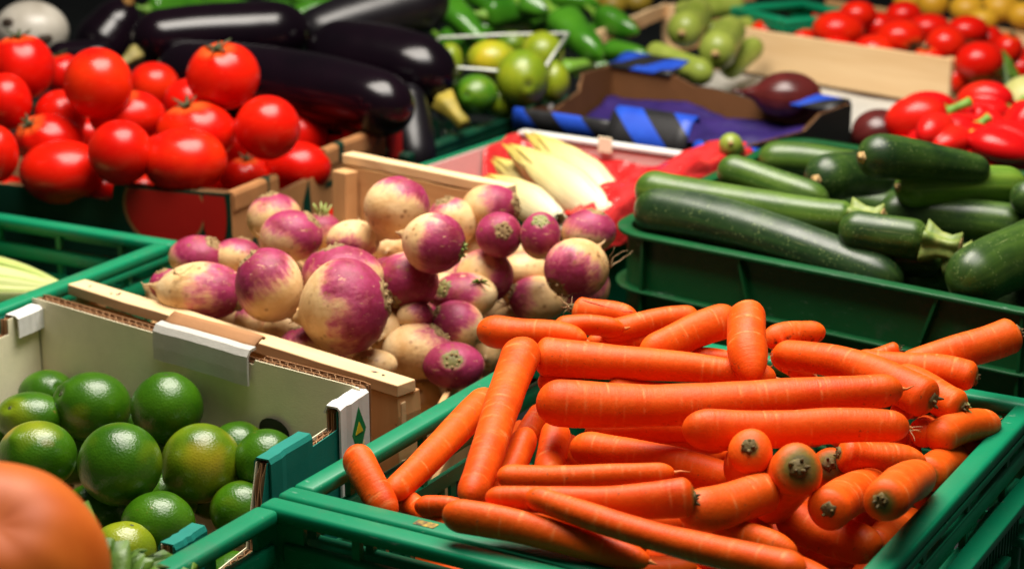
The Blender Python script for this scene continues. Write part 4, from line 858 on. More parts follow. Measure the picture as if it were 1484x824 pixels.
for (u0, u1, zt, zb) in ((.045, .043, zh - .0045, .0), (.152, .178, zh - .0045, zh - .0975), (.352, .322, zh - .0045, zh - .0975), (.43, .43, zh - .0045, 0), (.25, .25, zh - .1005, 0), (.10, .10, zh - .1005, 0), (.38, .38, zh - .1005, 0)):
    mb = MB(); y0, y1 = .0010, .0084; b = .0015
    mb.hexa([(u1 - b, y0, zb), (u1 + b, y0, zb), (u1 + b, y1, zb), (u1 - b, y1, zb), (u0 - b, y0, zt), (u0 + b, y0, zt), (u0 + b, y1, zt), (u0 - b, y1, zt)])
    mb.build('rib', gm, zc)
for v in (.1, .2, .3):
    mb = MB(); mb.box((.0047 - .15 * v, v, (zh - .0045) / 2), .0074, .003, zh - .0047); mb.build('rib', gm, zc)

# ---- planks
def plank(name, p0, p1, wv, tv, mat, parent, rng=None):
    """board from p0 to p1 (world), width vector wv, thickness vector tv, slightly uneven"""
    p0, p1, wv, tv = map(lambda a: np.array(a, float), (p0, p1, wv, tv)); L = np.linalg.norm(p1 - p0); n = 10
    rng = rng or np.random.default_rng(int(abs(p0.sum()) * 1e5) % 9999)
    V = []; cc = []; W = np.linalg.norm(wv); T = np.linalg.norm(tv)
    for i in range(n + 1):
        c = p0 + (p1 - p0) * i / n + wv / W * rng.normal(0, .0005)
        for a, b in ((0, 0), (1, 0), (1, 1), (0, 1)):
            V.append(c + wv * a + tv * b + rng.normal(0, .0002, 3)); cc.append((L * i / n, W * a + p0[0] * 3, T * b + p0[1]))
    Fc = []
    for i in range(n):
        for k in range(4): Fc.append((i * 4 + k, i * 4 + (k + 1) % 4, i * 4 + 4 + (k + 1) % 4, i * 4 + 4 + k))
    Fc += [(3, 2, 1, 0), tuple(n * 4 + k for k in range(4))]
    c = np.array(parent.location)
    return mesh(name, np.array(V) - c, Fc, mat, parent, False, {'cc': np.array(cc)}, bevel=.0008)
def nails(parent, pts):
    for p in pts:
        V, Fc, _, _ = tube([np.array(p) - (0, 0, .004), np.array(p) + (0, 0, .0003), np.array(p) + (.0001, 0, .0006)], [.0012, .0014, .001], 8)
        part('nail', V, Fc, M['spot'], parent)
tc = empty('wooden_crate', (-.24, 1.54, 0)); tag(tc, 'wooden slatted crate full of turnips', 'crate')
nl, nr = np.array([-.410, 1.702, .183]), np.array([-.090, 1.429, .183]); du = (nr - nl) / np.linalg.norm(nr - nl); dv = np.array([-du[1], du[0], 0])
up = np.array([0, 0, 1.])
plank('slat', nl - up * .0, nr, dv * .021, -up * .010, M['wood'], tc)                 # flat top slat, near side
plank('slat', nl - up * .052 + dv * .004, nr - up * .052 + dv * .004, up * .036, dv * .006, M['wood'], tc)
plank('slat', nl - up * .10 + dv * .004, nr - up * .10 + dv * .004, up * .036, dv * .006, M['wood'], tc)
plank('slat', nl - up * .15 + dv * .004, nr - up * .15 + dv * .004, up * .040, dv * .006, M['wood'], tc)
fl, fr = np.array([-.176, 1.958, .235]), np.array([-.005, 1.817, .235])
for a, b in ((.0, .072), (.085, .15), (.16, .22)): plank('end_board', fl - up * b, fr - up * b, up * (b - a), np.array([.006, .008, 0]), M['wood_in'], tc)
plank('top_batten', fl + up * .0015, fr + up * .0015, np.array([.010, .012, 0]), up * .010, M['wood'], tc)
plank('corner_post', nr + du * -.0305 + dv * .001 - up * .1795, nr + du * -.0305 + dv * .001 - up * .0105, du * .030, dv * .026, M['wood_in'], tc)
plank('corner_post', nl + dv * .010 - up * .1795, nl + dv * .010 - up * .0105, du * .020, dv * .018, M['wood_in'], tc)
plank('corner_post', fl + du * .004 - up * .235 - dv * .02, fl + du * .004 - up * .002 - dv * .02, du * .02, dv * .018, M['wood_in'], tc)
# left and right side slats
for z in (.03, .085): 
    plank('side_slat', np.array([nl[0], nl[1], z]) + dv * .033, np.array([fl[0], fl[1], z]) - dv * .004, up * .04, du * .006, M['wood_in'], tc)
    plank('side_slat', np.array([nr[0], nr[1], z]) + dv * .030 - du * .008, np.array([fr[0] - .02, fr[1] - .02, z]), up * .04, du * .006, M['wood_in'], tc)
plank('base_board', (nl + nr) / 2 + dv * .02 - up * .175, (fl + fr) / 2 - dv * .03 - up * .22, du * .14, up * .005, M['wood_in'], tc)
nails(tc, [nl + du * .022 + dv * .009, nl + du * .055 + dv * .008, nr - du * .025 + dv * .010, nl + du * .06 + dv * .014])
# ink smudges stamped on the near slat
for (a, b, L, wd, ang) in ((.022, .010, .007, .0016, 1.9), (.062, .010, .006, .003, .3), (.385, .011, .009, .0022, .25), (.255, .011, .010, .0010, .2)):
    c = nl + du * a + dv * b + up * .0006; x = du * math.cos(ang) + dv * math.sin(ang); y = -du * math.sin(ang) + dv * math.cos(ang)
    part('ink_mark', [c - x * L / 2, c + y * wd / 2, c + x * L / 2, c - y * wd / 2], [(0, 3, 2, 1)], M['ink'] if 'ink' in M else M.setdefault('ink', m_simple('blue_black_ink', (.03, .035, .08), (.06, .06, .09), 300, .7)), tc, smooth=False)

# ---- corrugated card
def card_wall(root, p0, p1, prof, z0, thick, inward, m_out, m_in, layers=1, lam=.0085, names=('outer_liner', 'fluting', 'inner_liner'), lean=0., bow=0.):
    """upright corrugated wall from p0 to p1 (xy). prof: list of (s, ztop). inward: unit xy vector. Layers: liner, wave, liner ..."""
    p0 = np.array([*p0, 0.]); p1 = np.array([*p1, 0.]); inw = np.array([*inward, 0.]); L = np.linalg.norm(p1 - p0)
    S0 = np.array([a for a, b in prof]); Z0 = np.array([b for a, b in prof])
    def samples(step):
        base = list(np.arange(0, 1.0001, step / L))
        for s in S0: base += [max(0, s - 1e-5), min(1, s + 1e-5)]
        return np.unique(np.clip(base, 0, 1))
    def ztop(s):
        # steps: profile may hold equal s values
        out = np.interp(s, S0 + np.arange(len(S0)) * 1e-7, Z0); return out
    rng = np.random.default_rng(int(L * 1e5) % 999)
    nz = 5
    def strip(name, off, th, S, dz, mat, wave=None, jag=0.):
        V = []; Fc = []; zt = ztop(S) + dz + rng.normal(0, 1, len(S)) * jag; k = 2 * nz
        cc = []
        for s, z in zip(S, zt):
            o = off + (wave(s) if wave else 0)
            for side in (0, 1):
                for q in range(nz):
                    f = q / (nz - 1); zz = z0 + (z - z0) * f
                    V.append(p0 + (p1 - p0) * s + inw * (o + th * side - lean * f + bow * math.sin(math.pi * s) * f) + np.array([0, 0, zz]))
                    cc.append((s * L, zz, 0))
        n = len(S)
        for i in range(n - 1):
            a = i * k; b = a + k
            for q in range(nz - 1):
                Fc.append((a + q, b + q, b + q + 1, a + q + 1)); Fc.append((a + nz + q, a + nz + q + 1, b + nz + q + 1, b + nz + q))
            Fc.append((a + nz - 1, b + nz - 1, b + k - 1, a + k - 1))
        for a in (0, (n - 1) * k):
            for q in range(nz - 1): Fc.append((a + q, a + q + 1, a + nz + q + 1, a + nz + q))
        return part(name, V, Fc, mat, root, smooth=False, attrs={'cc': np.array(cc)})
    lt = .0008; gap = (thick - (layers + 1) * lt) / layers
    Sl = samples(.006); Sw = samples(.0012)
    strip(names[0], 0, lt, Sl, 0, m_out)
    for i in range(layers):
        o = lt + i * (gap + lt)
        strip(names[1], o + gap / 2 - .0003, .0006, Sw, -.0008, M['flute'], lambda s: (gap / 2 - .0006) * math.sin(2 * math.pi * s * L / lam), .0003)
        last = i == layers - 1
        strip(names[2] if last else 'middle_liner', o + gap, lt, Sl, -.0002 if last else -.001, m_in if last else M['card_brown'], None, .0 if last else .0003)
def quad_patch(name, P, mat, parent, off):
    off = np.array(off); Q = [np.array(p) + off for p in P]
    return part(name, Q, [tuple(range(len(Q)))], mat, parent, smooth=False)
def thick_poly(name, P, nrm, th, mat, parent, bevel=.0006):
    """flat polygon given thickness"""
    P = [np.array(p, float) for p in P]; n = len(P); nrm = np.array(nrm, float); nrm /= np.linalg.norm(nrm)
    V = P + [p + nrm * th for p in P]
    Fc = [tuple(range(n))[::-1], tuple(range(n, 2 * n))] + [(i, (i + 1) % n, n + (i + 1) % n, n + i) for i in range(n)]
    return part(name, V, Fc, mat, parent, smooth=False, bevel=bevel)

# ---- lime carton
lb = empty('lime_carton', (-.28, 1.38, 0)); tag(lb, 'white cardboard carton with teal edges holding the limes', 'carton')
A0, B0, C0, D0 = np.array([-.419, 1.638]), np.array([-.111, 1.398]), np.array([-.258, 1.092]), np.array([-.566, 1.330])
def inn(a, b, ref): 
    d = (b - a) / np.linalg.norm(b - a); n = np.array([-d[1], d[0]]); return n if n @ (ref - a) > 0 else -n
ctr = (A0 + B0 + C0 + D0) / 4
card_wall(lb, A0, B0, [(0, .192), (.02, .193), (.42, .193), (.425, .190), (.71, .190), (.715, .194), (.98, .195), (1, .194)], .012, .013, inn(A0, B0, ctr), M['card_brown'], M['card_grey'], 2, lean=.004, bow=.002)
iw = inn(B0, C0, ctr)
card_wall(lb, B0, C0, [(0, .189), (.135, .188), (.136, .174), (.25, .173), (.251, .184), (.42, .182), (.47, .123), (.62, .120), (.66, .164), (.76, .166), (.761, .154), (.86, .153), (.861, .164), (1, .163)], .012, .010, iw, M['card_teal'], M['card_grey'], 2)
card_wall(lb, A0 + inn(A0, B0, ctr) * .014, D0, [(0, .186), (.12, .186), (.121, .173), (.30, .172), (.301, .184), (1, .180)], .012, .010, inn(A0, D0, ctr), M['card_teal'], M['card_grey'], 2)
card_wall(lb, D0 + np.array([.012, .0]), C0, [(0, .1), (1, .1)], .012, .008, inn(D0, C0, ctr), M['card_teal'], M['card_grey'], 1)
thick_poly('base', [(*(A0 + (ctr - A0) * .03), .008), (*(D0 + (ctr - D0) * .03), .008), (*(C0 + (ctr - C0) * .03), .008), (*(B0 + (ctr - B0) * .03), .008)], (0, 0, 1), .003, M['card_brown'], lb)
# white flap folded over the middle of the back wall
dA = np.array([*(B0 - A0), 0]); dA /= np.linalg.norm(dA); iA = np.array([*inn(A0, B0, ctr), 0]); A3 = np.array([*A0, 0.])
def bent_strip(name, s0, s1, pts, th, mat, org, du_, dn_, slant=0.):
    """strip running along du_ from s0 to s1 with cross-section pts (n, z)"""
    V = []; n = len(pts); ns = 9
    rng = np.random.default_rng(len(name) + int(s0 * 1e4))
    for i in range(ns):
        s = s0 + (s1 - s0) * i / (ns - 1); w = rng.normal(0, .0004)
        for (a, z) in pts: V.append(org + du_ * (s + slant * (z - pts[0][1])) + dn_ * (a + w) + np.array([0, 0, z]))
    Fc = [(i * n + k, i * n + n + k, i * n + n + k + 1, i * n + k + 1) for i in range(ns - 1) for k in range(n - 1)]
    o = part(name, V, Fc, mat, lb if org is A3 or org is B3 else root_for, smooth=(name == 'flap_back'))
    m = o.modifiers.new('thick', 'SOLIDIFY'); m.thickness = th; m.offset = 0
    return o
B3 = np.array([*B0, 0.]); root_for = lb
Lw = np.linalg.norm(B0 - A0)
bent_strip('white_flap', .425 * Lw, .708 * Lw, [(.0160, .173), (.0160, .184), (.0155, .197), (.0125, .2015), (.006, .2025)], .0022, M['card_flap'], A3, dA, iA)
bent_strip('flap_back', .432 * Lw, .70 * Lw, [(.0075, .2000), (.003, .2035), (-.002, .2065), (-.0055, .208), (-.008, .206)], .0025, M['card_brown'], A3, dA, iA)
# white corner strip with the diamond emblem, on the outside of the right wall
dB = np.array([*(C0 - B0), 0]); dB /= np.linalg.norm(dB); iB = np.array([*iw, 0])
bent_strip('corner_strip', .002, .047, [(-.0018, .093), (-.0018, .158), (-.0018, .1895), (.0005, .1916), (.009, .1918), (.0115, .186)], .0016, M['card_white'], B3, dB, iB)
eo = B3 + dB * .020 - iB * .0032
def ept(a, z): return eo + dB * a + np.array([0, 0, z + .008])
thick_poly('emblem_diamond', [ept(0, .176), ept(-.0105, .156), ept(.0, .1365), ept(.0105, .156)][::-1], -iB, .0002, M['emb_green'], lb, 0)
thick_poly('emblem_inner', [ept(.0, .164), ept(-.0055, .155), ept(.0055, .155)][::-1], -iB, .0006, M['emb_yellow'], lb, 0)
thick_poly('emblem_foot', [ept(-.0075, .146), ept(0, .1355), ept(.0075, .146), ept(.0, .129)][::-1], -iB, .0004, M['emb_yellow'], lb, 0)
# folded teal and white edge bands on the right wall
Lb = np.linalg.norm(C0 - B0)
for s0, s1, z, mt in ((.252, .418, .1832, 'card_teal'), (.655, .758, .1652, 'card_teal'), (.863, .99, .1635, 'card_white')):
    bent_strip('edge_band', s0 * Lb, s1 * Lb, [(-.0016, z - .035), (-.0016, z - .002), (.0, z + .0012), (.0095, z + .0012), (.0114, z - .002), (.0114, z - .012)], .0014, M[mt], B3, dB, iB)
dAl = np.array([*(D0 - A0), 0]); dAl /= np.linalg.norm(dAl); iAl = np.array([*inn(A0, D0, ctr), 0])
bent_strip('edge_band', .012, .046, [(-.0016, .158), (-.0016, .185), (0, .1873), (.0095, .1873), (.0125, .185), (.0125, .168)], .0014, M['card_white'], A3, dAl, iAl)
# hand hole in the back wall, its shade drawn as a black disc
hv = []; hc = A3 + dA * (.775 * Lw) + iA * .0150 + np.array([0, 0, .140])
for i in range(18):
    a = 2 * math.pi * i / 18; hv.append(hc + dA * (.017 * math.cos(a)) + np.array([0, 0, .011 * math.sin(a)]))
thick_poly('hand_hole_shade', hv, iA, .0004, M['card_dark'], lb, 0)

# ---- tomato carton, printed dark green with red tomatoes
tbx = empty('tomato_carton', (-.38, 2.15, 0)); tag(tbx, 'dark green printed cardboard carton of tomatoes with torn edges', 'carton')
A1, B1, C1, D1 = np.array([-.640, 2.075]), np.array([-.292, 1.945]), np.array([-.150, 2.250]), np.array([-.46, 2.40]); ctr1 = (A1 + B1 + C1 + D1) / 4
card_wall(tbx, A1, B1, [(0, .193), (.30, .193), (.50, .189), (.60, .186), (.615, .190), (.622, .206), (.70, .205), (.80, .2035), (.86, .206), (1, .207)], .0, .015, inn(A1, B1, ctr1), M['card_green'], M['card_brown'], 2, lam=.007)
card_wall(tbx, B1, C1, [(0, .206), (.27, .206), (.285, .186), (.55, .188), (.565, .190), (.575, .212), (1, .212)], .0, .007, inn(B1, C1, ctr1), M['card_tan'], M['card_brown'], 1, lam=.006)
card_wall(tbx, C1, D1, [(0, .218), (.12, .214), (.14, .204), (.33, .206), (.34, .190), (1, .190)], .0, .007, inn(C1, D1, ctr1), M['card_red'], M['card_brown'], 1, lam=.006)
card_wall(tbx, D1, A1, [(0, .19), (1, .19)], .0, .007, inn(D1, A1, ctr1), M['card_green'], M['card_brown'], 1, lam=.006)
d1 = np.array([*(B1 - A1), 0]); L1 = np.linalg.norm(d1); d1 /= L1; i1 = np.array([*inn(A1, B1, ctr1), 0]); A13 = np.array([*A1, 0.]); B13 = np.array([*B1, 0.])
d2 = np.array([*(C1 - B1), 0]); L2 = np.linalg.norm(d2); d2 /= L2; i2 = np.array([*inn(B1, C1, ctr1), 0])
def disc(name, org, dx, nrm, cx, cz, rx, rz, mat, par, off, a0=0, a1=2 * math.pi, n=28, clipz=None):
    P = []
    for i in range(n + 1):
        a = a0 + (a1 - a0) * i / n; z = cz + rz * math.sin(a)
        if clipz: z = min(z, clipz)
        P.append(org + dx * (cx + rx * math.cos(a)) + np.array([0, 0, z]) - nrm * off)
    return part(name, P, [tuple(range(len(P)))], mat, par, smooth=False)
disc('printed_tomato_rim', A13, d1, i1, L1 * .785, .185, .050, .044, M['card_tan'], tbx, .0006, clipz=.203)
disc('printed_tomato', A13, d1, i1, L1 * .787, .186, .047, .0415, M['card_red'], tbx, .0010, clipz=.203)
disc('printed_tomato_slice', A13, d1, i1, L1 * .948, .185, .014, .042, M['card_red'], tbx, .0012, clipz=.2035)
for a, z, w_, h_ in ((.05, .17, .035, .012), (.02, .14, .03, .02), (.14, .16, .02, .05), (.19, .175, .05, .006), (.24, .15, .02, .06)):
    P = [B13 + d2 * (a) + up * (z - h_), B13 + d2 * (a + w_) + up * (z - h_ * .2), B13 + d2 * (a + w_ * .8) + up * (z + h_ * .6), B13 + d2 * (a + w_ * .1) + up * (z + h_ * .1)]
    part('printed_leaf', [p - i2 * .0008 for p in P], [(0, 1, 2, 3)], M['card_green'], tbx, smooth=False)
for k in range(5):
    P = [B13 + d2 * (.055 + k * .0) + up * (.176 - k * .0045), B13 + d2 * .098 + up * (.1765 - k * .0045), B13 + d2 * .098 + up * (.1785 - k * .0045), B13 + d2 * .055 + up * (.178 - k * .0045)]
    part('printed_text_line', [p - i2 * .0011 for p in P], [(0, 1, 2, 3)], M['card_green'], tbx, smooth=False)
root_for = tbx
def tband(name, org, du_, dn_, s0, s1, z, mt):
    return bent_strip(name, s0, s1, [(-.0012, z - .018), (-.0012, z - .002), (.0004, z + .0014), (.0066, z + .0014), (.0082, z - .002), (.0082, z - .012)], .0012, M[mt], org, du_, dn_)
tband('folded_edge', B13, d2, i2, .003, .27 * L2, .2062, 'card_tan'); tband('folded_edge', B13, d2, i2, .578 * L2, .985 * L2, .2122, 'card_tan')
tband('printed_band', B13, d2, i2 * 1.0 , .20 * L2, .235 * L2, .2070, 'card_green'); tband('printed_band', B13, d2, i2, .66 * L2, .70 * L2, .2130, 'card_green'); tband('printed_band', B13, d2, i2, .92 * L2, .96 * L2, .2130, 'card_green')
C13 = np.array([*C1, 0.]); d3 = np.array([*(D1 - C1), 0]); L3 = np.linalg.norm(d3); d3 /= L3; i3 = np.array([*inn(C1, D1, ctr1), 0])
for s, w_ in ((.16, .028), (.24, .020)):
    P = [C13 + d3 * (s * L3) + up * .196, C13 + d3 * (s * L3 + w_) + up * .196, C13 + d3 * (s * L3 + w_) + up * .2035, C13 + d3 * (s * L3) + up * .2035]
    part('printed_block', [p + i3 * .0078 for p in P], [(3, 2, 1, 0)], M['card_green'], tbx, smooth=False)
P = [C13 + d3 * (.125 * L3) + up * .190, C13 + d3 * (.335 * L3) + up * .190, C13 + d3 * (.335 * L3) + up * .2048, C13 + d3 * (.145 * L3) + up * .2038]
part('printed_red_band', [p + i3 * .0074 for p in P], [(3, 2, 1, 0)], M['card_red'], tbx, smooth=False)
thick_poly('corner_flap', [C13 + d3 * .0 + up * .212, C13 + d3 * .032 + up * .212, C13 + d3 * .03 + d2 * .028 + up * .222, C13 + d2 * .03 + up * .221], (0, 0, 1), .004, M['card_brown'], tbx)
thick_poly('corner_flap', [C13 + d2 * .004 + up * .17, C13 + d2 * .034 + up * .17, C13 + d2 * .034 + up * .221, C13 + d2 * .004 + up * .214], -i2, .004, M['card_red'], tbx)

# ---- endive crate with a pale liner and a red plastic bag
ec = empty('endive_crate', (.0, 2.1, 0)); tag(ec, 'green crate with white liner tinted with reflected red and red plastic holding the endives', 'crate')
E2 = np.array([.544, .839]); E1 = np.array([.839, -.544]); FLc = np.array([.003, 2.337]); ED, EW = .33, .315
NLc = FLc - E2 * ED; FRc = FLc + E1 * EW; NRc = NLc + E1 * EW
def upright(name, p, q, z0, z1, th, inw, mat, par):
    p3 = np.array([*p, z0]); q3 = np.array([*q, z0]); t = np.array([*inw, 0]) * th; h = np.array([0, 0, z1 - z0])
    m_ = MB(); m_.hexa([p3, q3, q3 + t, p3 + t, p3 + h, q3 + h, q3 + t + h, p3 + t + h]); c = np.array(par.location)
    return mesh(name, np.array(m_.V) - c, m_.F, mat, par, False, bevel=.0008)
linerM = m_card('red_lit_white_liner', (.74, .52, .48), .15, .5)  # white liner with the bag's red reflection put into its colour
for p, q, inw in ((NLc, FLc, E1), (FLc, FRc, -E2), (FRc, NRc, -E1), (NRc, NLc, E2)):
    s = (q - p) / np.linalg.norm(q - p)
    upright('wall', p + s * .007, q - s * .0005, .01, .186, .006, inw, M['green_plastic'], ec)
    upright('liner', p + s * .009 + inw * .0065, q - s * .009 + inw * .0065, .02, .1835, .002, inw, linerM, ec)
upright('white_ledge', FLc + E1 * .012 - E2 * .012, FRc - E1 * .03 - E2 * .012, .1865, .191, .016, -E2 * -1, M['card_white'], ec)
upright('price_clip', FLc + E1 * .128 - E2 * .013, FLc + E1 * .147 - E2 * .013, .180, .199, .002, -E2, M['card_grey'], ec)
# red bag: a crumpled sheet lining the crate
t = NT('red_plastic_film'); ob = t.obj(); fold = t.math('ABSOLUTE', t.math('SUBTRACT', t.noise(t.mapv(ob, (1, .6, 1)), 17, 4, .55), .5))
t.set(col=t.mix(t.step(fold, .0, .22), (.66, .040, .040), (.50, .007, .007)), rough=.18, spec=.5, trans=.15); t.bump(t.math('ADD', fold, t.math('MULTIPLY', t.noise(ob, 70, 4, .6), .25)), .8, .008); M['red_film'] = t.m
def film(name, fn, nu, nv, mat, parent, th=0):
    V = []; 
    for i in range(nu + 1):
        for j in range(nv + 1): V.append(fn(i / nu, j / nv))
    Fc = [(i * (nv + 1) + j, (i + 1) * (nv + 1) + j, (i + 1) * (nv + 1) + j + 1, i * (nv + 1) + j + 1) for i in range(nu) for j in range(nv)]
    o = part(name, V, Fc, mat, parent)
    if th: m_ = o.modifiers.new('thick', 'SOLIDIFY'); m_.thickness = th
    return o
rb = empty('red_plastic_bag', (.05, 2.1, .1)); tag(rb, 'crumpled red plastic bag lining the endive crate', 'bag')
rg = np.random.default_rng(3); wv = [(rg.normal(size=2) * 9, rg.uniform(0, 6.3), rg.uniform(.3, 1)) for _ in range(16)]
def crump(a, b): return sum(k * math.sin(d[0] * a + d[1] * b + p) for d, p, k in wv) / 5
def bagfn(a, b):
    u = .012 + (EW - .01) * a; v = .012 + (ED - .012) * b
    e = max(0, (b - .66) / .34); r = max(0, (a - .60) / .40); l = max(0, (.10 - a) / .10) * (1 if b > .72 else .25)
    z = .118 + .066 * max(e ** 1.6, r ** 1.5, l) + .010 * crump(a * 1.6, b * 1.6) + .002 * crump(a * 7, b * 7)
    if a > .70 and b > .3: z += .026 * math.sin(min(1, (a - .70) / .2) * math.pi / 2) * math.sin(min(1, (b - .3) / .4) * math.pi / 2)
    p = NLc + E1 * u + E2 * v; return np.array([p[0], p[1], min(z, .232)])
film('bag_film', bagfn, 70, 70, M['red_film'], rb, .0008)
def bagfn2(a, b):
    p = NLc + E1 * (.03 + .10 * a) + E2 * (.10 + .075 * b); return np.array([p[0], p[1], .150 + .022 * math.sin(math.pi * a) * math.sin(math.pi * b) + .010 * crump(a * 5, b * 4)])
film('bag_fold', bagfn2, 40, 40, M['red_film'], rb, .0008)

def bagfn3(a, b):
    v = -.02 + (ED + .02) * a; t_ = b * 1.35; u = EW - .075 + .085 * min(t_, 1) + .02 * max(0, t_ - 1); z = .178 + .036 * math.sin(min(1, t_ * 1.1) * math.pi * .62) - .09 * max(0, t_ - .95) + .008 * crump(a * 2, b * 1.6) + .0015 * crump(a * 9, b * 5)
    z -= .05 * max(0, .25 - a)
    p = NLc + E1 * u + E2 * v; return np.array([p[0], p[1], z])
film('bag_edge', bagfn3, 64, 40, M['red_film'], rb, .0008)

# ---- blue and black striped carton with purple paper
t = NT('blue_black_stripes'); x = t.n('ShaderNodeSeparateXYZ'); t.l(t.attr('cc', True), x.inputs[0])
f = t.math('FRACT', t.math('MULTIPLY', t.math('ADD', x.outputs[0], t.math('MULTIPLY', x.outputs[1], 1.1)), 11.5))
ob = t.obj(); n = t.noise(ob, 40, 4)
c = t.mix(t.step(f, .495, .505), t.mix(t.step(n, .3, .7), (.010, .010, .011), (.020, .020, .021)), t.mix(t.step(n, .3, .7), (.012, .055, .42), (.018, .08, .52)))
t.set(col=c, rough=.45, spec=.35); M['stripes'] = t.m
M['card_in'] = m_card('inside_card', (.16, .065, .022), .3)
bx = empty('striped_carton', (.2, 2.42, 0)); tag(bx, 'blue and black striped cardboard carton with purple paper inside', 'carton')
NLb, NRb, FRb, FLb = np.array([.004, 2.404]), np.array([.272, 2.214]), np.array([.432, 2.415]), np.array([.138, 2.690]); cb = (NLb + NRb + FRb + FLb) / 4
card_wall(bx, NLb, NRb, [(0, .200), (.43, .200), (.44, .190), (1, .192)], 0, .006, inn(NLb, NRb, cb), M['stripes'], M['card_in'])
card_wall(bx, NRb, FRb, [(0, .195), (.55, .190), (.7, .205), (1, .206)], 0, .006, inn(NRb, FRb, cb), M['card_dark'], M['card_in'])
card_wall(bx, FRb, FLb, [(0, .206), (.30, .200), (.34, .190), (.55, .197), (.62, .196), (.70, .206), (1, .207)], 0, .006, inn(FRb, FLb, cb), M['card_dark'], M['card_in'])
card_wall(bx, FLb, NLb, [(0, .207), (.35, .212), (.38, .19), (.7, .178), (.72, .19), (1, .199)], 0, .006, inn(FLb, NLb, cb), M['card_dark'], M['card_in'])
root_for = bx
def striped(name, org2, a2, out2, s0, s1, pts):
    """folded flap with the stripe print; pts (n, z)"""
    org = np.array([*org2, 0.]); du_ = np.array([*a2, 0.]); dn_ = np.array([*out2, 0.]); V = []; cc = []; ns = 8; n = len(pts); run = 0; R_ = [0]
    for k in range(1, n): R_.append(R_[-1] + math.dist(pts[k], pts[k - 1]))
    for i in range(ns):
        s = s0 + (s1 - s0) * i / (ns - 1)
        for k, (a, z) in enumerate(pts): V.append(org + du_ * s + dn_ * a + np.array([0, 0, z])); cc.append((s, -R_[k], 0))
    Fc = [(i * n + k, i * n + n + k, i * n + n + k + 1, i * n + k + 1) for i in range(ns - 1) for k in range(n - 1)]
    o = part(name, V, Fc, M['stripes'], bx, attrs={'cc': np.array(cc)}); m_ = o.modifiers.new('thick', 'SOLIDIFY'); m_.thickness = .003; m_.offset = 0
a_ = (NRb - NLb) / np.linalg.norm(NRb - NLb); ow = -inn(NLb, NRb, cb)
striped('top_fold', NLb, a_, ow, .0, .148, [(-.010, .198), (-.007, .2012), (.001, .2030), (.0035, .200), (.0045, .178)])
striped('front_flap', NLb, a_, ow, .150, .262, [(-.012, .214), (-.006, .222), (.006, .216), (.018, .198), (.026, .176)])
striped('top_fold', NLb, a_, ow, .264, .345, [(-.010, .190), (-.006, .1935), (.003, .1935), (.006, .190), (.010, .165)])
a2 = (FRb - FLb) / np.linalg.norm(FRb - FLb); ow2 = -inn(FRb, FLb, cb)
striped('rear_flap', FLb, a2, ow2, .004, .115, [(-.010, .205), (-.004, .2095), (.004, .2095), (.02, .217), (.032, .220)])
striped('rear_flap', FLb, a2, ow2, .285, .395, [(-.034, .200), (-.015, .207), (.002, .2095), (.0075, .207), (.009, .19)])
lab = FLb + (NLb - FLb) * .62; dl = (NLb - FLb) / np.linalg.norm(NLb - FLb); ol = -inn(FLb, NLb, cb)
upright('white_label', lab + ol * .0004, lab + dl * .035 + ol * .0004, .150, .186, .0006, ol, M['card_white'], bx)
pp = empty('purple_paper', (.2, 2.4, .1)); tag(pp, 'crumpled purple paper in the striped carton', 'paper')
t = NT('purple_tissue'); nn = t.noise(t.obj(), 26, 5, .6); t.set(col=t.mix(t.step(nn, .35, .7), (.018, .010, .085), (.038, .018, .14)), rough=.5, spec=.3); t.bump(nn, .6, .006); M['purple'] = t.m
def pfn(a, b):
    q = NLb * (1 - a) * (1 - b) + NRb * a * (1 - b) + FRb * a * b + FLb * (1 - a) * b; q = cb + (q - cb) * .93
    return np.array([q[0], q[1], .128 + .040 * b + .016 * crump(a * 1.2, b * 1.1) + .002 * crump(a * 5, b * 4)])
film('paper_sheet', pfn, 46, 46, M['purple'], pp, .0006)

# ---- background wooden crates, white sheet, basket
wc = empty('wooden_crate', (.5, 2.85, 0)); tag(wc, 'wooden crate of tomatoes with a long pale front board, at the back', 'crate')
pa, pb = np.array([.330, 2.905, .158]), np.array([.603, 2.63, .158]); dw = (pb - pa) / np.linalg.norm(pb - pa); dn = np.array([-dw[1], dw[0], 0])
plank('front_board', pa, pb, up * .066, dn * .008, M['wood'], wc)
plank('end_post', pb + dn * .009 - dw * .02 - up * .15, pb + dn * .009 - dw * .02 + up * .064, dw * .02, dn * .02, M['wood_in'], wc)
plank('end_post', pa + dn * .009 - up * .15, pa + dn * .009 + up * .064, dw * .02, dn * .02, M['wood_in'], wc)
plank('rear_board', pa + dn * .36 - up * .02, pb + dn * .36 - up * .02, up * .06, dn * .008, M['wood'], wc)
plank('side_board', pa + dn * .03 - up * .03, pa + dn * .355 - up * .03, up * .055, dw * .008, M['wood_in'], wc)
plank('side_board', pb + dn * .03 - dw * .008 - up * .05, pb + dn * .355 - dw * .008 - up * .05, up * .05, dw * .008, M['wood_in'], wc)
plank('base_board', pa + dn * .03 - up * .06, pb + dn * .03 - up * .06, dn * .31, up * .005, M['wood_in'], wc)
def wfn(a, b):
    q = pa - dw * .07 + dw * (.50 * a) - dn * (.004 + .13 * b); return np.array([q[0], q[1], .152 - .02 * b + .003 * crump(a * 2, b)])
ws = empty('white_card_sheet', (.4, 2.7, .1)); tag(ws, 'white cardboard sheet below the front board of the back tomato crate', 'cardboard'); film('sheet', wfn, 24, 10, m_card('grey_sheet', (.52, .50, .45), .3), ws, .002)
cg = empty('wooden_crate', (.25, 3.1, 0)); tag(cg, 'pale wooden crate with rounded slat holding light green courgettes', 'crate')
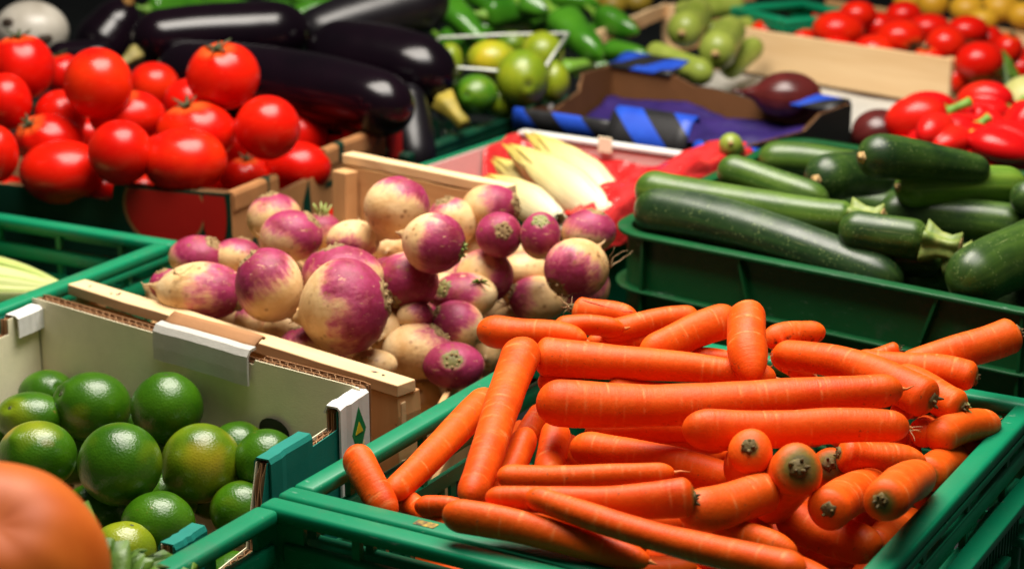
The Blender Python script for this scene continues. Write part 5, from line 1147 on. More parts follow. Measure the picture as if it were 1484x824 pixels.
s0, s1, s2 = np.array([.127, 2.93, .192]), np.array([.250, 3.205, .192]), np.array([.42, 3.33, .20])
plank('slat', s0, s1, up * .022, np.array([.008, -.004, 0]), M['wood'], cg)
plank('corner_post', s1 + up * -.19 + np.array([.008, -.02, 0]), s1 + up * .02 + np.array([.008, -.02, 0]), np.array([.022, .008, 0]), np.array([-.008, .022, 0]), M['wood'], cg)
plank('slat', s1 + np.array([.03, .0, 0]), s2, up * .02, np.array([-.006, .008, 0]), M['wood_in'], cg)
plank('slat', s1 + np.array([.03, -.002, -.06]), s2 - up * .06, up * .04, np.array([-.006, .008, 0]), M['wood_in'], cg)
plank('base_board', s0 + np.array([.02, 0, -.09]), s1 + np.array([.02, 0, -.09]), np.array([.16, -.05, 0]), up * .005, M['wood_in'], cg)
gb = plastic_crate('small green plastic basket at the top edge between courgettes and tomatoes', (.405, 2.845), math.radians(27), .145, .16, .243, .075, M['green_plastic'], group='small plastic baskets')
for ch in list(gb.children_recursive):
    if ch.name.split('.')[0] in ('middle_rail', 'upright'): bpy.data.objects.remove(ch)
yc = empty('wooden_crate', (.75, 3.25, 0)); tag(yc, 'wooden crate of yellow fruit at the top right edge', 'crate')
ya, yb = np.array([.545, 3.36, .165]), np.array([.87, 2.90, .165]); dy = (yb - ya) / np.linalg.norm(yb - ya); ny = np.array([-dy[1], dy[0], 0])
plank('front_board', ya, yb, up * .032, ny * .012, M['wood_in'], yc); plank('front_board', ya - up * .05, yb - up * .05, up * .035, ny * .010, M['wood_in'], yc)
plank('base_board', ya - up * .03 + ny * .02, yb - up * .03 + ny * .02, ny * .2, up * .005, M['wood_in'], yc)
# green rail behind the red peppers
pc = plastic_crate('green plastic crate holding the red peppers', (.40, 2.215), math.radians(-35), .42, .36, .168, .15, M['green_plastic'])

# ================================================================= produce builders
def col(o, *c): o.color = (*c, *([0] * (3 - len(c))), 1)
def longbody(A, B, ra, rb, bend, m=26, c0=.9, c1=.9, taper=None, rng=None, lump=.03, wander=.02):
    A, B, bend = map(np.array, (A, B, bend)); L = np.linalg.norm(B - A)
    f0, f1 = min(.45, c0 * ra / L), min(.45, c1 * rb / L); s = capspace(m, f0, f1)
    r = ra + (rb - ra) * s
    if taper is not None: r = r * taper(s)
    cap = np.ones_like(s)
    k = s < f0; cap[k] = np.sqrt(np.maximum(0, 1 - ((f0 - s[k]) / f0) ** 2)); k = s > 1 - f1; cap[k] = np.sqrt(np.maximum(0, 1 - ((s[k] - 1 + f1) / f1) ** 2))
    rng = rng or np.random.default_rng(1)
    nz = sum(np.sin(s * L * w_ + rng.uniform(0, 6.28)) * a for w_, a in ((40, .5), (90, .35), (170, .25)))
    r = r * cap * (1 + lump * nz); r = np.maximum(r, .0002)
    path = A + (B - A) * s[:, None] + bend * (4 * s * (1 - s))[:, None]
    # gentle wander
    u, v, a = basis(B - A); path = path + (u * (np.sin(s * 5 + rng.uniform(0, 6)) * wander * (ra + rb))[:, None] + v * (np.sin(s * 6.5 + rng.uniform(0, 6)) * wander * (ra + rb))[:, None])
    return s, r, path, L
def cc_of(T, Aang, R): return np.stack([T, np.cos(Aang) * R, np.sin(Aang) * R], 1)
M['carrot_tip'] = m_simple('carrot_root_tip', (.74, .20, .03), (.50, .17, .05), 200, .6)
def make_carrot(i, A, B, ra, rb, bend, crown, label, group=None, fill=False):
    rng = np.random.default_rng(100 + i)
    s, r, path, L = longbody(A, B, ra, rb, bend, 12 if fill else max(40, int(np.linalg.norm(np.array(A) - np.array(B)) / .0016)), .62 if crown & 1 else rng.uniform(.9, 1.5), .62 if crown & 2 else rng.uniform(1.1, 2.1), rng=rng, lump=.034, wander=.055)
    n = 14 if fill else 30; ph = rng.uniform(0, 6)
    g_s = rng.uniform(.04, .96, int(L * 330)); g_a = rng.uniform(0, 6.28, len(g_s)); g_w = rng.uniform(.0004, .0009, len(g_s)) / L; g_d = rng.uniform(.004, .02, len(g_s)); g_k = rng.uniform(.45, .93, len(g_s)); ang0 = np.linspace(0, 2 * math.pi, n, endpoint=False)
    G = np.zeros((len(s), n))
    if not fill:
        for a_, b_, c_, d_, k_ in zip(g_s, g_a, g_w, g_d, g_k): G += (d_ * np.exp(-((s - a_) / c_) ** 2))[:, None] * (np.clip((np.cos(ang0 - b_) - k_) / (1 - k_), 0, 1))[None]
    di = iter(range(len(s)))
    V, Fc, T, Ag = tube(path, r, n, shape=lambda a, f: 1 + .03 * np.cos(2 * a + ph) + .018 * np.cos(3 * a + ph * 2 + 3 * f) - G[next(di)])
    crease = np.concatenate([np.clip(G.ravel() / .014, 0, 1), [0, 0]])
    tt = T / max(T.max(), 1e-6); cr = np.zeros(len(T)); dirt = np.zeros(len(T))
    rr = np.concatenate([np.repeat(r, n), [0, 0]]); big = 1.15 if 'large' in (label or '') else rng.uniform(.5, .9)
    if crown & 1 and 'blunt' not in label: cr = np.maximum(cr, np.where(tt < .3, np.clip(1.45 - rr / (ra * big * .75), 0, 1), 0))
    if crown & 2: cr = np.maximum(cr, np.where(tt > .7, np.clip(1.45 - rr / (rb * big * .75), 0, 1), 0))
    if 'dirty' in (label or ''): dirt[:] = 1
    o = place('carrot', V, Fc, M['carrot'], (np.array(A) + np.array(B)) / 2, attrs={'cc': cc_of(T, Ag, .012), 'crown': cr, 'dirt': dirt, 'crease': crease})
    tag(o, label, 'carrot', group)
    if not fill and not crown & 2 and rng.uniform() < .7:        # thin root tip
        d_ = (path[-1] - path[-6]); d_ /= np.linalg.norm(d_); q = path[-1]; pts = [q - d_ * .002, q + d_ * .001, q + d_ * .003 + rng.normal(0, .0006, 3), q + d_ * rng.uniform(.004, .010) + rng.normal(0, .0016, 3)]
        V2, F2, _, _ = tube(pts, [.0022, .0014, .0008, .0003], 7); part('root_tip', V2, F2, M['carrot_tip'], o)
    for bit, P0, dr, R in ((1, np.array(A), np.array(A) - np.array(B), ra), (2, np.array(B), np.array(B) - np.array(A), rb)):
        if crown & bit and not fill:
            u, v, a = basis(dr); g = rng.integers(2, 7)
            # cut leaf base: a ring of short stubs round a button
            V2, F2, _, _ = tube([P0 - a * R * .25, P0 - a * R * .02, P0 + a * R * .05, P0 + a * R * .06], [R * .36, R * .36, R * .26, R * .03], 12, shape=lambda an, f: 1 + .18 * np.cos(5 * an + i))
            st_ = part('leaf_base', V2, F2, M['carrot_stalk'], o)
            for k in range(g):
                an = 6.28 * k / g + rng.uniform(-.3, .3); q = P0 + (u * math.cos(an) + v * math.sin(an)) * R * rng.uniform(.12, .3) - a * R * .02
                h = R * rng.uniform(.06, .34); d_ = a + (u * math.cos(an) + v * math.sin(an)) * .4
                V2, F2, _, _ = tube([q, q + d_ * h * .6, q + d_ * h], [R * rng.uniform(.06, .13), R * .075, R * .03], 6); part('leaf_stub', V2, F2, M['carrot_stalk'], o)
    return o
def hair(parent, P0, dr, L, n, mat, r=.0005, spread=.6, seed=0):
    rng = np.random.default_rng(seed)
    for k in range(n):
        d_ = np.array(dr, float); d_ /= np.linalg.norm(d_); d_ = d_ + rng.normal(0, spread, 3); p = np.array(P0, float); pts = [p]; l = L * rng.uniform(.5, 1.1)
        for q in range(5): d_ = d_ + rng.normal(0, .35, 3); d_ /= np.linalg.norm(d_); p = p + d_ * l / 5; pts.append(p)
        V, Fc, _, _ = tube(pts, np.linspace(r, r * .3, 6), 5); part('root_hair', V, Fc, mat, parent)
CO = {}
for i, (k, A, B, ra, rb, bend, crown, label) in enumerate(CARROTS): CO[k] = make_carrot(i, A, B, ra, rb, bend, crown, label, 'carrots heaped in the green crate')
for i, (A, B, ra, rb) in enumerate(CARROT_FILL): make_carrot(300 + i, A, B, ra, rb, (0, 0, 0), 0, 'carrot buried deep in the heap, glimpsed only through gaps', 'carrots deep in the crate', True)
cd = {c[0]: c for c in CARROTS}
hair(CO['c28'], cd['c28'][1], np.array(cd['c28'][1]) - cd['c28'][2], .016, 6, M['hair'], .0005, .5, 1)
hair(CO['c37'], cd['c37'][1], (-.6, 0, .4), .018, 6, M['hair'], .0005, .6, 2)
hair(CO['c13'], cd['c13'][2], (.6, 0, -.5), .014, 3, M['hair'], .0004, .5, 3)
hair(CO['c32'], cd['c32'][1], (.4, 0, .8), .012, 3, M['spot'], .0004, .5, 4)
hair(CO['c33'], cd['c33'][1], (0, 0, 1), .007, 6, M['leaf_stub'], .0008, .7, 5)
hair(CO['c30'], cd['c30'][2], (.8, 0, -.1), .008, 8, M['leaf_stub'], .0011, .5, 6)
hair(CO['c31'], cd['c31'][1], (.4, 0, .6), .007, 3, M['hair'], .0004, .6, 7)
# the long open split in one carrot: a raw wedge laid into its upper side
c = cd['c37']; A_, B_ = np.array(c[1]), np.array(c[2]); up3 = np.array([0, -.35, .94]); d_ = (B_ - A_); sd = np.cross(d_ / np.linalg.norm(d_), up3); R = (c[3] + c[4]) / 2
P = [A_ + d_ * .12 + up3 * R * 1.02 - sd * R * .18, A_ + d_ * .93 + up3 * R * .80 + sd * R * .05, A_ + d_ * .80 + up3 * R * .86 + sd * R * .40, A_ + d_ * .12 + up3 * R * 1.03 + sd * R * .02]
part('split_face', P, [(0, 1, 2, 3)], m_simple('split_flesh', (.62, .06, .005), (.75, .10, .01), 200, .6, bump=.5), CO['c37'], smooth=False)

def ellip(N, c, rx, ry): return np.array(c) + N * np.array([rx, (rx + ry) / 2, ry])
SG = {}
def sg(a, b):
    if (a, b) not in SG: SG[(a, b)] = sphere_grid(a, b)
    return SG[(a, b)]
def dirs(axis, T, P):
    u, v, a = basis(axis); return (u[None] * (np.sin(T) * np.cos(P))[:, None] + v[None] * (np.sin(T) * np.sin(P))[:, None] + a[None] * np.cos(T)[:, None])
def make_turnip(i, c, rx, ry, axis, p, label, group='turnips heaped in the wooden crate', fill=False, key=''):
    rng = np.random.default_rng(500 + i); T, P, Fc = sg(24, 16) if fill else sg(52, 36)
    N = dirs(axis, T, P); r = 1 + .06 * wobble(N, rng, 6, .8, 2.2)
    r = r - .10 * np.exp(-(T / .30) ** 2) + .035 * np.exp(-((T - .38) / .10) ** 2) + .02 * np.exp(-((T - .18) / .06) ** 2)    # crown dip with ring ridges
    r = r + .05 * np.exp(-((math.pi - T) / .45) ** 2) + .22 * np.exp(-((math.pi - T) / .10) ** 2)                            # root end
    if key == 't28':
        for ph, a in ((.3, .16), (.9, .10), (1.9, .12), (5.6, .1)): r = r - a * np.exp(-(np.angle(np.exp(1j * (P - ph))) / .10) ** 2) * np.clip((T - 1.0) / .8, 0, 1)
    V = ellip(N * r[:, None], c, rx, ry)
    o = place('turnip', V, Fc, M['turnip'], c, attrs={'cc': np.stack([np.cos(P) * np.sin(T), np.sin(P) * np.sin(T), np.cos(T)], 1), 'lat': np.cos(T), 'crown': np.exp(-(T / .46) ** 2), 'root': np.exp(-((math.pi - T) / .22) ** 2)})
    tag(o, label, 'turnip', group); col(o, (p + 1) / 2)
    if fill: return o
    u, v, a = basis(axis); S = np.array([rx, (rx + ry) / 2, ry]); R = (rx + ry) / 2; tocam = np.array([0, 0, .7]) - np.array(c); tocam /= np.linalg.norm(tocam)
    if a @ tocam > -.35 and key not in ('t4', 't5', 't19'):
        q = np.array(c) + a * S * .88
        V2, F2, _, _ = tube([q - a * R * .08, q + a * R * .04, q + a * R * .10, q + a * R * .07, q + a * R * .11, q + a * R * .115], [R * .44, R * .40, R * .31, R * .24, R * .17, R * .02], 26, shape=lambda an, f: 1 + .10 * np.sin(5 * an + i) + .07 * np.sin(11 * an + 2 * i) + .05 * np.sin(17 * an))
        cr = part('crown', V2, F2, M['stub'] if key in ('t10', 't21', 't6', 't17') else M['crown'], o)
        g = 7
        for k in range(g):
            an = 6.28 * k / g + rng.uniform(-.2, .2); e = u * math.cos(an) + v * math.sin(an); b0 = q + e * R * .22 + a * R * .05
            h = R * (rng.uniform(.28, .6) if key == 't3' else rng.uniform(.05, .14)); dd = a + e * .5
            V2, F2, _, _ = tube([b0, b0 + dd * h * .5, b0 + dd * h], [R * .075, R * .065, R * .03], 7)
            s_ = part('leaf_stub', V2, F2, M['leaf_stub'] if key in ('t3', 't6', 't10') else M['crown'], o)
    # root tail
    q = np.array(c) - a * S * 1.16; d_ = -a; pts = [q + a * R * .12]; pp_ = q
    for k in range(7): d_ = d_ + rng.normal(0, .22, 3); d_ /= np.linalg.norm(d_); pts.append(pp_); pp_ = pp_ + d_ * R * (.03 if key in ('t23', 't25', 't6', 't3') else .065)
    V2, F2, _, _ = tube(pts, np.linspace(R * .075, R * .008, len(pts)), 7); part('root_tail', V2, F2, M['hair'], o)
    return o
TO = {}
for i, (k, c, rx, ry, ax, p, label) in enumerate(TURNIPS): TO[k] = make_turnip(i, c, rx, ry, ax, p, label, key=k)
for i, (c, R) in enumerate(TURNIPS_FILL): make_turnip(200 + i, c, R, R, np.random.default_rng(i).normal(size=3), np.random.default_rng(i + 50).uniform(-.6, .7), 'turnip buried deep in the heap, glimpsed only through gaps', 'turnips deep in the crate', True)
td = {t_[0]: t_ for t_ in TURNIPS}
for k, off, dr, L, n in (('t28', (-.022, -.02, .022), (.4, -.4, .6), .022, 5), ('t12', (.030, -.012, .004), (.3, -.2, .8), .026, 4), ('t12', (-.012, -.02, -.022), (.2, -.3, .4), .018, 5), ('t2', (-.026, -.01, .002), (-.3, -.2, .9), .018, 3)):
    hair(TO[k], np.array(td[k][1]) + off, dr, L, n, M['hair'], .0005, .35, n * 7 + int(L * 1e4))
# green sprig on one turnip
rng = np.random.default_rng(8); q = np.array(td['t17'][1]) + np.array([.014, -.012, .016])
for k in range(9):
    a = rng.uniform(0, 6.28); d_ = np.array([math.cos(a), -.5, abs(math.sin(a)) * .9 - .3]); e = q + d_ * .010
    V2, F2, _, _ = tube([q, (q + e) / 2 + (0, -.001, .001), e], [.0006, .0011, .0002], 5); part('sprig', V2, F2, M['p_stem'], TO['t17'])

def make_tomato(i, c, rx, ry, axis, calyx, label, group, mat='tomato', fill=False):
    rng = np.random.default_rng(900 + i); T, P, Fc = sg(28, 18) if fill else sg(56, 36)
    N = dirs(axis, T, P); nl_ = rng.integers(5, 8); ph = rng.uniform(0, 6)
    amp = .035 if calyx else .012
    r = 1 + .02 * wobble(N, rng, 4, .6, 1.6) + amp * np.cos(nl_ * P + ph) * np.exp(-(T / .9) ** 2) * np.sin(T) ** .5 - .16 * np.exp(-(T / .26) ** 2) - .03 * np.exp(-((math.pi - T) / .2) ** 2)
    V = ellip(N * r[:, None], c, rx, ry)
    o = place('tomato', V, Fc, M[mat], c, attrs={'lat': np.cos(T)}); tag(o, label, 'tomato', group)
    if calyx and not fill:
        u, v, a = basis(axis); S = np.array([rx, (rx + ry) / 2, ry]); R = (rx + ry) / 2; q = np.array(c) + a * S * .84
        V2, F2, _, _ = tube([q, q + a * R * .10 + u * R * .01, q + a * R * .20 + u * R * .05], [R * .07, R * .055, R * .06], 8); cx = part('calyx', V2, F2, M['calyx'], o)
        g = 6
        for k in range(g):
            an = 6.28 * k / g + rng.uniform(-.3, .3); e = u * math.cos(an) + v * math.sin(an); s_ = np.cross(a, e); L = R * rng.uniform(.28, .5); w_ = R * .06; curl = rng.uniform(-.1, .5)
            pts = []; 
            for f in (0, .25, .5, .75, 1):
                cpt = q + a * R * (.05 + .10 * math.sin(f * 2.2) + curl * .4 * f * f) + e * L * f; ww = w_ * (1 - f) ** .7 * (.7 + f)
                pts += [cpt - s_ * ww, cpt + a * R * .02, cpt + s_ * ww]
            Fs = []
            for f in range(4):
                for b_ in range(2): Fs.append((f * 3 + b_, f * 3 + b_ + 1, f * 3 + b_ + 4, f * 3 + b_ + 3))
            sp = part('sepal', pts, Fs, M['calyx'], o); m_ = sp.modifiers.new('thick', 'SOLIDIFY'); m_.thickness = .0008
    return o
for i, (k, c, rx, ry, ax, cal, label) in enumerate(TOMATOES): make_tomato(i, c, rx, ry, ax, cal, label, 'tomatoes piled in the dark green carton')
for i, (c, R) in enumerate(TOMATOES_FILL): make_tomato(100 + i, c, R, R * .9, (0, .3, -1), 0, 'tomato buried deep in the pile, glimpsed only through gaps', 'tomatoes deep in the carton', fill=True)
BTL = ['leftmost tomato behind the pale front board', 'second tomato from the left behind the pale front board', 'big tomato right of the green basket', 'tomato at the top behind the big one by the basket', 'tomato highest at the top edge, in the middle of the back crate', 'small tomato just over the board below the big one by the basket', 'tomato with dark calyx in the middle of the back crate', 'shaded tomato between the big one by the basket and the calyx one', 'tomato just over the board left of the calyx one', 'tomato at the rear right of the highest one', 'round tomato right of the calyx one', 'tomato at the rear right of the back crate', 'small tomato with calyx just over the right part of the board', 'largest tomato at the right of the back crate', 'tomato at the right end of the pale front board', 'flat-looking tomato tucked behind the middle of the board', 'rightmost tomato of the back crate, among green leaves', 'tomato behind the largest right one', 'shaded tomato low behind the board, left of middle', 'shaded tomato beside the green basket corner']
for i, (k, c, rx, ry, ax, cal, label) in enumerate(BACK_TOMATOES): make_tomato(60 + i, c, rx, ry, ax, cal, BTL[i], 'tomatoes in the wooden crate at the back')

_rng = np.random.default_rng(77)
for i in range(34):
    q = pa + dw * (.02 + .34 * ((i * .37) % 1)) + dn * (.03 + .31 * ((i * .618) % 1)); R = _rng.uniform(.022, .027)
    make_tomato(200 + i, (q[0], q[1], .178 + _rng.uniform(-.006, .006)), R, R * .9, (0, .3, -1), 0, 'tomato buried low in the back wooden crate, glimpsed only through gaps', 'tomatoes deep in the back crate', fill=True)
def make_citrus(i, name, c, rx, ry, axis, p, blush, label, group, mat, fill=False):
    rng = np.random.default_rng(1300 + i); T, P, Fc = sg(28, 18) if fill else sg(52, 34); N = dirs(axis, T, P)
    r = 1 + .018 * wobble(N, rng, 5, .8, 2) - .05 * np.exp(-(T / .14) ** 2) + .03 * np.exp(-((T - .3) / .15) ** 2) + .08 * np.exp(-((math.pi - T) / .20) ** 2)
    o = place(name, ellip(N * r[:, None], c, rx, ry), Fc, M[mat], c); tag(o, label, name, group); col(o, p, blush)
    if not fill:
        u, v, a = basis(axis); S = np.array([rx, (rx + ry) / 2, ry]); R = (rx + ry) / 2; q = np.array(c) + a * S * .955
        V2, F2, _, _ = tube([q - a * R * .04, q + a * R * .008, q + a * R * .02, q + a * R * .012], [R * .085, R * .08, R * .05, R * .01], 10, shape=lambda an, f: 1 + .2 * np.cos(5 * an)); part('stem_scar', V2, F2, M['calyx'], o)
    return o
for i, (k, c, rx, ry, ax, p, label) in enumerate(LIMES): make_citrus(i, 'lime', c, rx, ry, ax, p, .9 if k == 'l6' else (.25 if k == 'l4' else 0), label, 'limes in the white carton', 'lime')
for i, (c, R) in enumerate(LIMES_FILL): make_citrus(100 + i, 'lime', c, R, R * .95, np.random.default_rng(i).normal(size=3), .3, 0, 'lime buried deep in the carton, glimpsed only through gaps', 'limes deep in the carton', 'lime', True)
for i, (x_, y_, z_) in enumerate([(-.262, 1.222, .070), (-.235, 1.262, .068), (-.275, 1.175, .066), (-.30, 1.225, .06), (-.208, 1.315, .066), (-.335, 1.19, .07), (-.25, 1.16, .045), (-.29, 1.28, .06), (-.35, 1.25, .062)]):
    make_citrus(140 + i, 'lime', (x_, y_, z_), .027, .0255, np.random.default_rng(i + 9).normal(size=3), .3, 0, 'lime buried deep in the carton, glimpsed only through gaps', 'limes deep in the carton', 'lime', True)
for i, (k, c, rx, ry, ax, p, label) in enumerate(LEMONS): make_citrus(60 + i, 'lemon', c, rx, ry, ax, p, 0, label, 'citrus fruit in the clear punnet', 'lemon')
YL_ = ['yellow fruit left of the middle in the top right crate', 'brightest yellow fruit in the top right crate', 'large yellow fruit right of the brightest one', 'yellow fruit cut by the right edge of the photo', 'yellow fruit farthest left in the top right crate', 'yellow fruit pressed against the front board at top right', 'dull yellow fruit at the top edge above the wooden slat, middle', 'dull yellow fruit at the top edge above the wooden slat, right', 'dull yellow fruit at the top edge above the wooden slat, left']
for i, (k, c, rx, ry, ax, p, label) in enumerate(YELLOW_FRUIT):
    T, P, Fc = sg(40, 26); rng = np.random.default_rng(i); N = dirs(ax, T, P); r = 1 + .02 * wobble(N, rng) - .08 * np.exp(-(T / .2) ** 2)
    o = place('yellow_fruit', ellip(N * r[:, None], c, rx, ry), Fc, M['yellow'] if i < 6 else M.setdefault('dull_yellow', m_simple('dull_yellow_skin', (.22, .15, .015), (.32, .22, .02), 20, .45)), c); tag(o, YL_[i], 'fruit', 'yellow fruit at the back')
    u, v, a = basis(ax); q = np.array(c) + a * np.array([rx, (rx + ry) / 2, ry]) * .93; V2, F2, _, _ = tube([q, q + a * .004, q + a * .0045], [.003, .0025, .0005], 8); part('stem_scar', V2, F2, M['calyx'], o)

def make_courgette(i, name, A, B, ra, rb, bend, ends, tone, label, group, mat='courgette'):
    rng = np.random.default_rng(1700 + i); s, r, path, L = longbody(A, B, ra, rb, bend, 30, 1.0, .75 if 's' in ends else 1.3, rng=rng, lump=.012)
    V, Fc, T, Ag = tube(path, r, 36, shape=lambda a, f: 1 + .012 * np.cos(8 * a) * (.4 + f) + .02 * np.cos(2 * a + i))
    o = place(name, V, Fc, M[mat], (np.array(A) + np.array(B)) / 2, attrs={'cc': cc_of(T, Ag, .02)}); tag(o, label, 'courgette', group); col(o, tone)
    A3_, B3_ = np.array(A), np.array(B); d_ = path[-1] - path[-4]; d_ /= np.linalg.norm(d_)
    if 's' in ends:
        q = B3_ - d_ * rb * .25; dd = d_ + np.array([0, -.1, .05])
        V2, F2, _, _ = tube([q, q + d_ * rb * .35, q + dd * rb * .8, q + dd * rb * 1.3, q + dd * rb * 1.75, q + dd * rb * 1.8], [rb * .96, rb * .84, rb * .62, rb * .56, rb * .74, rb * .52], 40, shape=lambda a, f: 1 + .24 * np.cos(5 * a) * (.5 + .5 * abs(2 * f - 1))); part('stem', V2, F2, M['z_stem'], o)
        V2, F2, _, _ = tube([q + dd * rb * 1.78, q + dd * rb * 1.83, q + dd * rb * 1.835], [rb * .60, rb * .50, rb * .05], 20, shape=lambda a, f: 1 + .15 * np.cos(5 * a)); part('stem_cut', V2, F2, M['z_scar'], o)
    if 'b' in ends:
        d0 = path[0] - path[3]; d0 /= np.linalg.norm(d0); tc_ = np.array([0, 0, .7]) - A3_; tc_ /= np.linalg.norm(tc_); d0 = d0 + tc_ * .35; d0 /= np.linalg.norm(d0); q = A3_ + (d0 - (path[0] - path[3]) / np.linalg.norm(path[0] - path[3])) * ra * .55
        V2, F2, _, _ = tube([q - d0 * ra * .12, q + d0 * ra * .05, q + d0 * ra * .09, q + d0 * ra * .04], [ra * .24, ra * .22, ra * .15, ra * .03], 14, shape=lambda a, f: 1 + .1 * np.cos(5 * a)); part('blossom_scar', V2, F2, M['z_scar'], o)
    return o
for i, (k, A, B, ra, rb, bend, ends, tone, label) in enumerate(ZUCCHINI): make_courgette(i, 'courgette', A, B, ra, rb, bend, ends, tone, label, 'courgettes in the rounded green crate')
for i, (k, A, B, ra, rb, bend, ends, tone, label) in enumerate(PALE_COURGETTES): make_courgette(40 + i, 'courgette', A, B, ra, rb, bend, ends, tone, label, 'pale courgettes in the wooden crate at the back', 'pale_c')
# hidden courgettes carrying the visible ones
Fz = frame((.088, 1.806, 0), YZ)
for i in range(9):
    v = .05 + .08 * (i % 5); z = .17 - (.0 if i < 5 else .045); A = Fz(.05 + .02 * (i % 2), v, z); B = Fz(.40, v + .012, z)
    make_courgette(60 + i, 'courgette', A, B, .021, .018, (0, 0, 0), '', .15, 'courgette buried at the bottom of the crate, glimpsed only through gaps', 'courgettes deep in the crate')
o = make_courgette(80, 'courgette', (.243, 2.10, .226), (.262, 2.20, .185), .0135, .0135, (0, 0, 0), 'b', .9, 'courgette tip sticking up beside the red plastic, behind the crate corner', 'single courgettes', 'pale_c')

def make_aubergine(i, A, B, ra, rb, bend, ends, label):
    rng = np.random.default_rng(2100 + i); s, r, path, L = longbody(A, B, ra, rb, bend, 30, 1.0, 1.15, taper=lambda s: .92 + .12 * np.sin(math.pi * s), rng=rng, lump=.006)
    V, Fc, T, Ag = tube(path, r, 36); o = place('aubergine', V, Fc, M['aub_matt'] if i in (4, 6) else M['aub'], (np.array(A) + np.array(B)) / 2); tag(o, label, 'aubergine', 'aubergines behind the tomatoes')
    if ends:
        q = np.array(A if ends == 'c' else B); inn_ = np.array(B if ends == 'c' else A); a = q - inn_; a /= np.linalg.norm(a); R = ra if ends == 'c' else rb
        mt = {0: 'aub_stalk', 1: 'aub_stalk_b', 5: 'aub_stalk_y'}.get(i, 'aub_stalk'); dd = a + np.array([0, -.55, -.65 if i != 1 else .2]); dd /= np.linalg.norm(dd)
        q0 = q - a * R * .2 + (np.array([0, -.35, -.35]) * R if i != 1 else np.array([0, -.3, .1]) * R)
        V2, F2, _, _ = tube([q0 - dd * R * .1, q0 + dd * R * .2, q0 + dd * R * .5, q0 + dd * R * .85, q0 + dd * R * .88], [R * .34, R * .25, R * .17, R * .17, R * .07], 16, shape=lambda an, f: 1 + .12 * np.cos(5 * an)); cx = part('calyx', V2, F2, M[mt], o)
    return o
for i, (k, A, B, ra, rb, bend, ends, _, label) in enumerate(AUBERGINES): make_aubergine(i, A, B, ra, rb, bend, ends, label)
for i, (k, A, B, ra, rb, bend, ends, tone, label) in enumerate(GREEN_PEPPERS):
    rng = np.random.default_rng(2400 + i); s, r, path, L = longbody(A, B, ra, rb, bend, 26, .8, 1.6, taper=lambda s: 1 - .35 * s ** 2, rng=rng, lump=.05); ph = rng.uniform(0, 6)
    V, Fc, T, Ag = tube(path, r, 30, shape=lambda a, f: 1 + .10 * np.cos(3 * a + ph + 2 * f) * (1 - .6 * f)); o = place('green_pepper', V, Fc, M['chilli_pale'] if tone else M['chilli'], (np.array(A) + np.array(B)) / 2); tag(o, label, 'pepper', 'long green peppers at the back')
    d_ = np.array(A) - np.array(B); d_ /= np.linalg.norm(d_); q = np.array(A) - d_ * ra * .1
    V2, F2, _, _ = tube([q - d_ * ra * .1, q + d_ * ra * .15, q + d_ * ra * .5 + (0, 0, .002), q + d_ * ra * 1.1 + (0, 0, .006), q + d_ * ra * 1.15 + (0, 0, .006)], [ra * .5, ra * .42, ra * .18, ra * .16, ra * .05], 12); part('stem', V2, F2, M['p_stem'], o)
for i, (k, c, rx, ry, ax, _, label) in enumerate(RED_PEPPERS):
    rng = np.random.default_rng(2700 + i); T, P, Fc = sg(60, 36); N = dirs(ax, T, P); ph = rng.uniform(0, 6); nlb = 4 if i != 0 else 3
    lob = np.cos(nlb / 2 * (P + ph)) ** 2;  r = 1.0 + .32 * (lob ** .45 - .72) * np.sin(T) ** .8 - .30 * np.exp(-(T / .34) ** 2) - .22 * np.exp(-((math.pi - T) / .35) ** 2) + .05 * wobble(N, rng)
    o = place('red_pepper', ellip(N * r[:, None], c, rx, ry), Fc, M['pepper_red'], c, attrs={'lat': np.cos(T) * .5}); tag(o, label, 'pepper', 'red peppers behind the courgettes')
    u, v, a = basis(ax); R = (rx + ry) / 2; q = np.array(c) + a * np.array([rx, (rx + ry) / 2, ry]) * .68
    V2, F2, _, _ = tube([q - a * R * .05, q + a * R * .05, q + a * R * .14, q + a * R * .3 + (R * .05, 0, R * .03), q + a * R * (.65 if i == 0 else .38) + (R * .14, 0, R * .06), q + a * R * (.68 if i == 0 else .40) + (R * .14, 0, R * .06)], [R * .36, R * .34, R * .15, R * .12, R * .15, R * .06], 14, shape=lambda an, f: 1 + .12 * np.cos(6 * an) * (1 - f)); part('stem', V2, F2, M['p_stem'], o)

for i, (x_, y_, z_) in enumerate([(.47, 2.25, .165), (.53, 2.22, .168), (.59, 2.19, .165), (.52, 2.32, .17), (.60, 2.28, .172), (.66, 2.22, .17), (.57, 2.38, .175), (.65, 2.33, .178)]):
    T, P, Fc = sg(40, 26); N = dirs((0, .4, -1), T, P); r = 1 + .14 * (np.cos(1.5 * P + i) ** 2 - .5) * np.sin(T)
    o = place('red_pepper', ellip(N * r[:, None], (x_, y_, z_), .038, .034), Fc, M['pepper_red'], (x_, y_, z_), attrs={'lat': np.cos(T) * .5}); tag(o, 'red pepper low under the others, glimpsed only through gaps', 'pepper', 'red peppers deep in the crate')
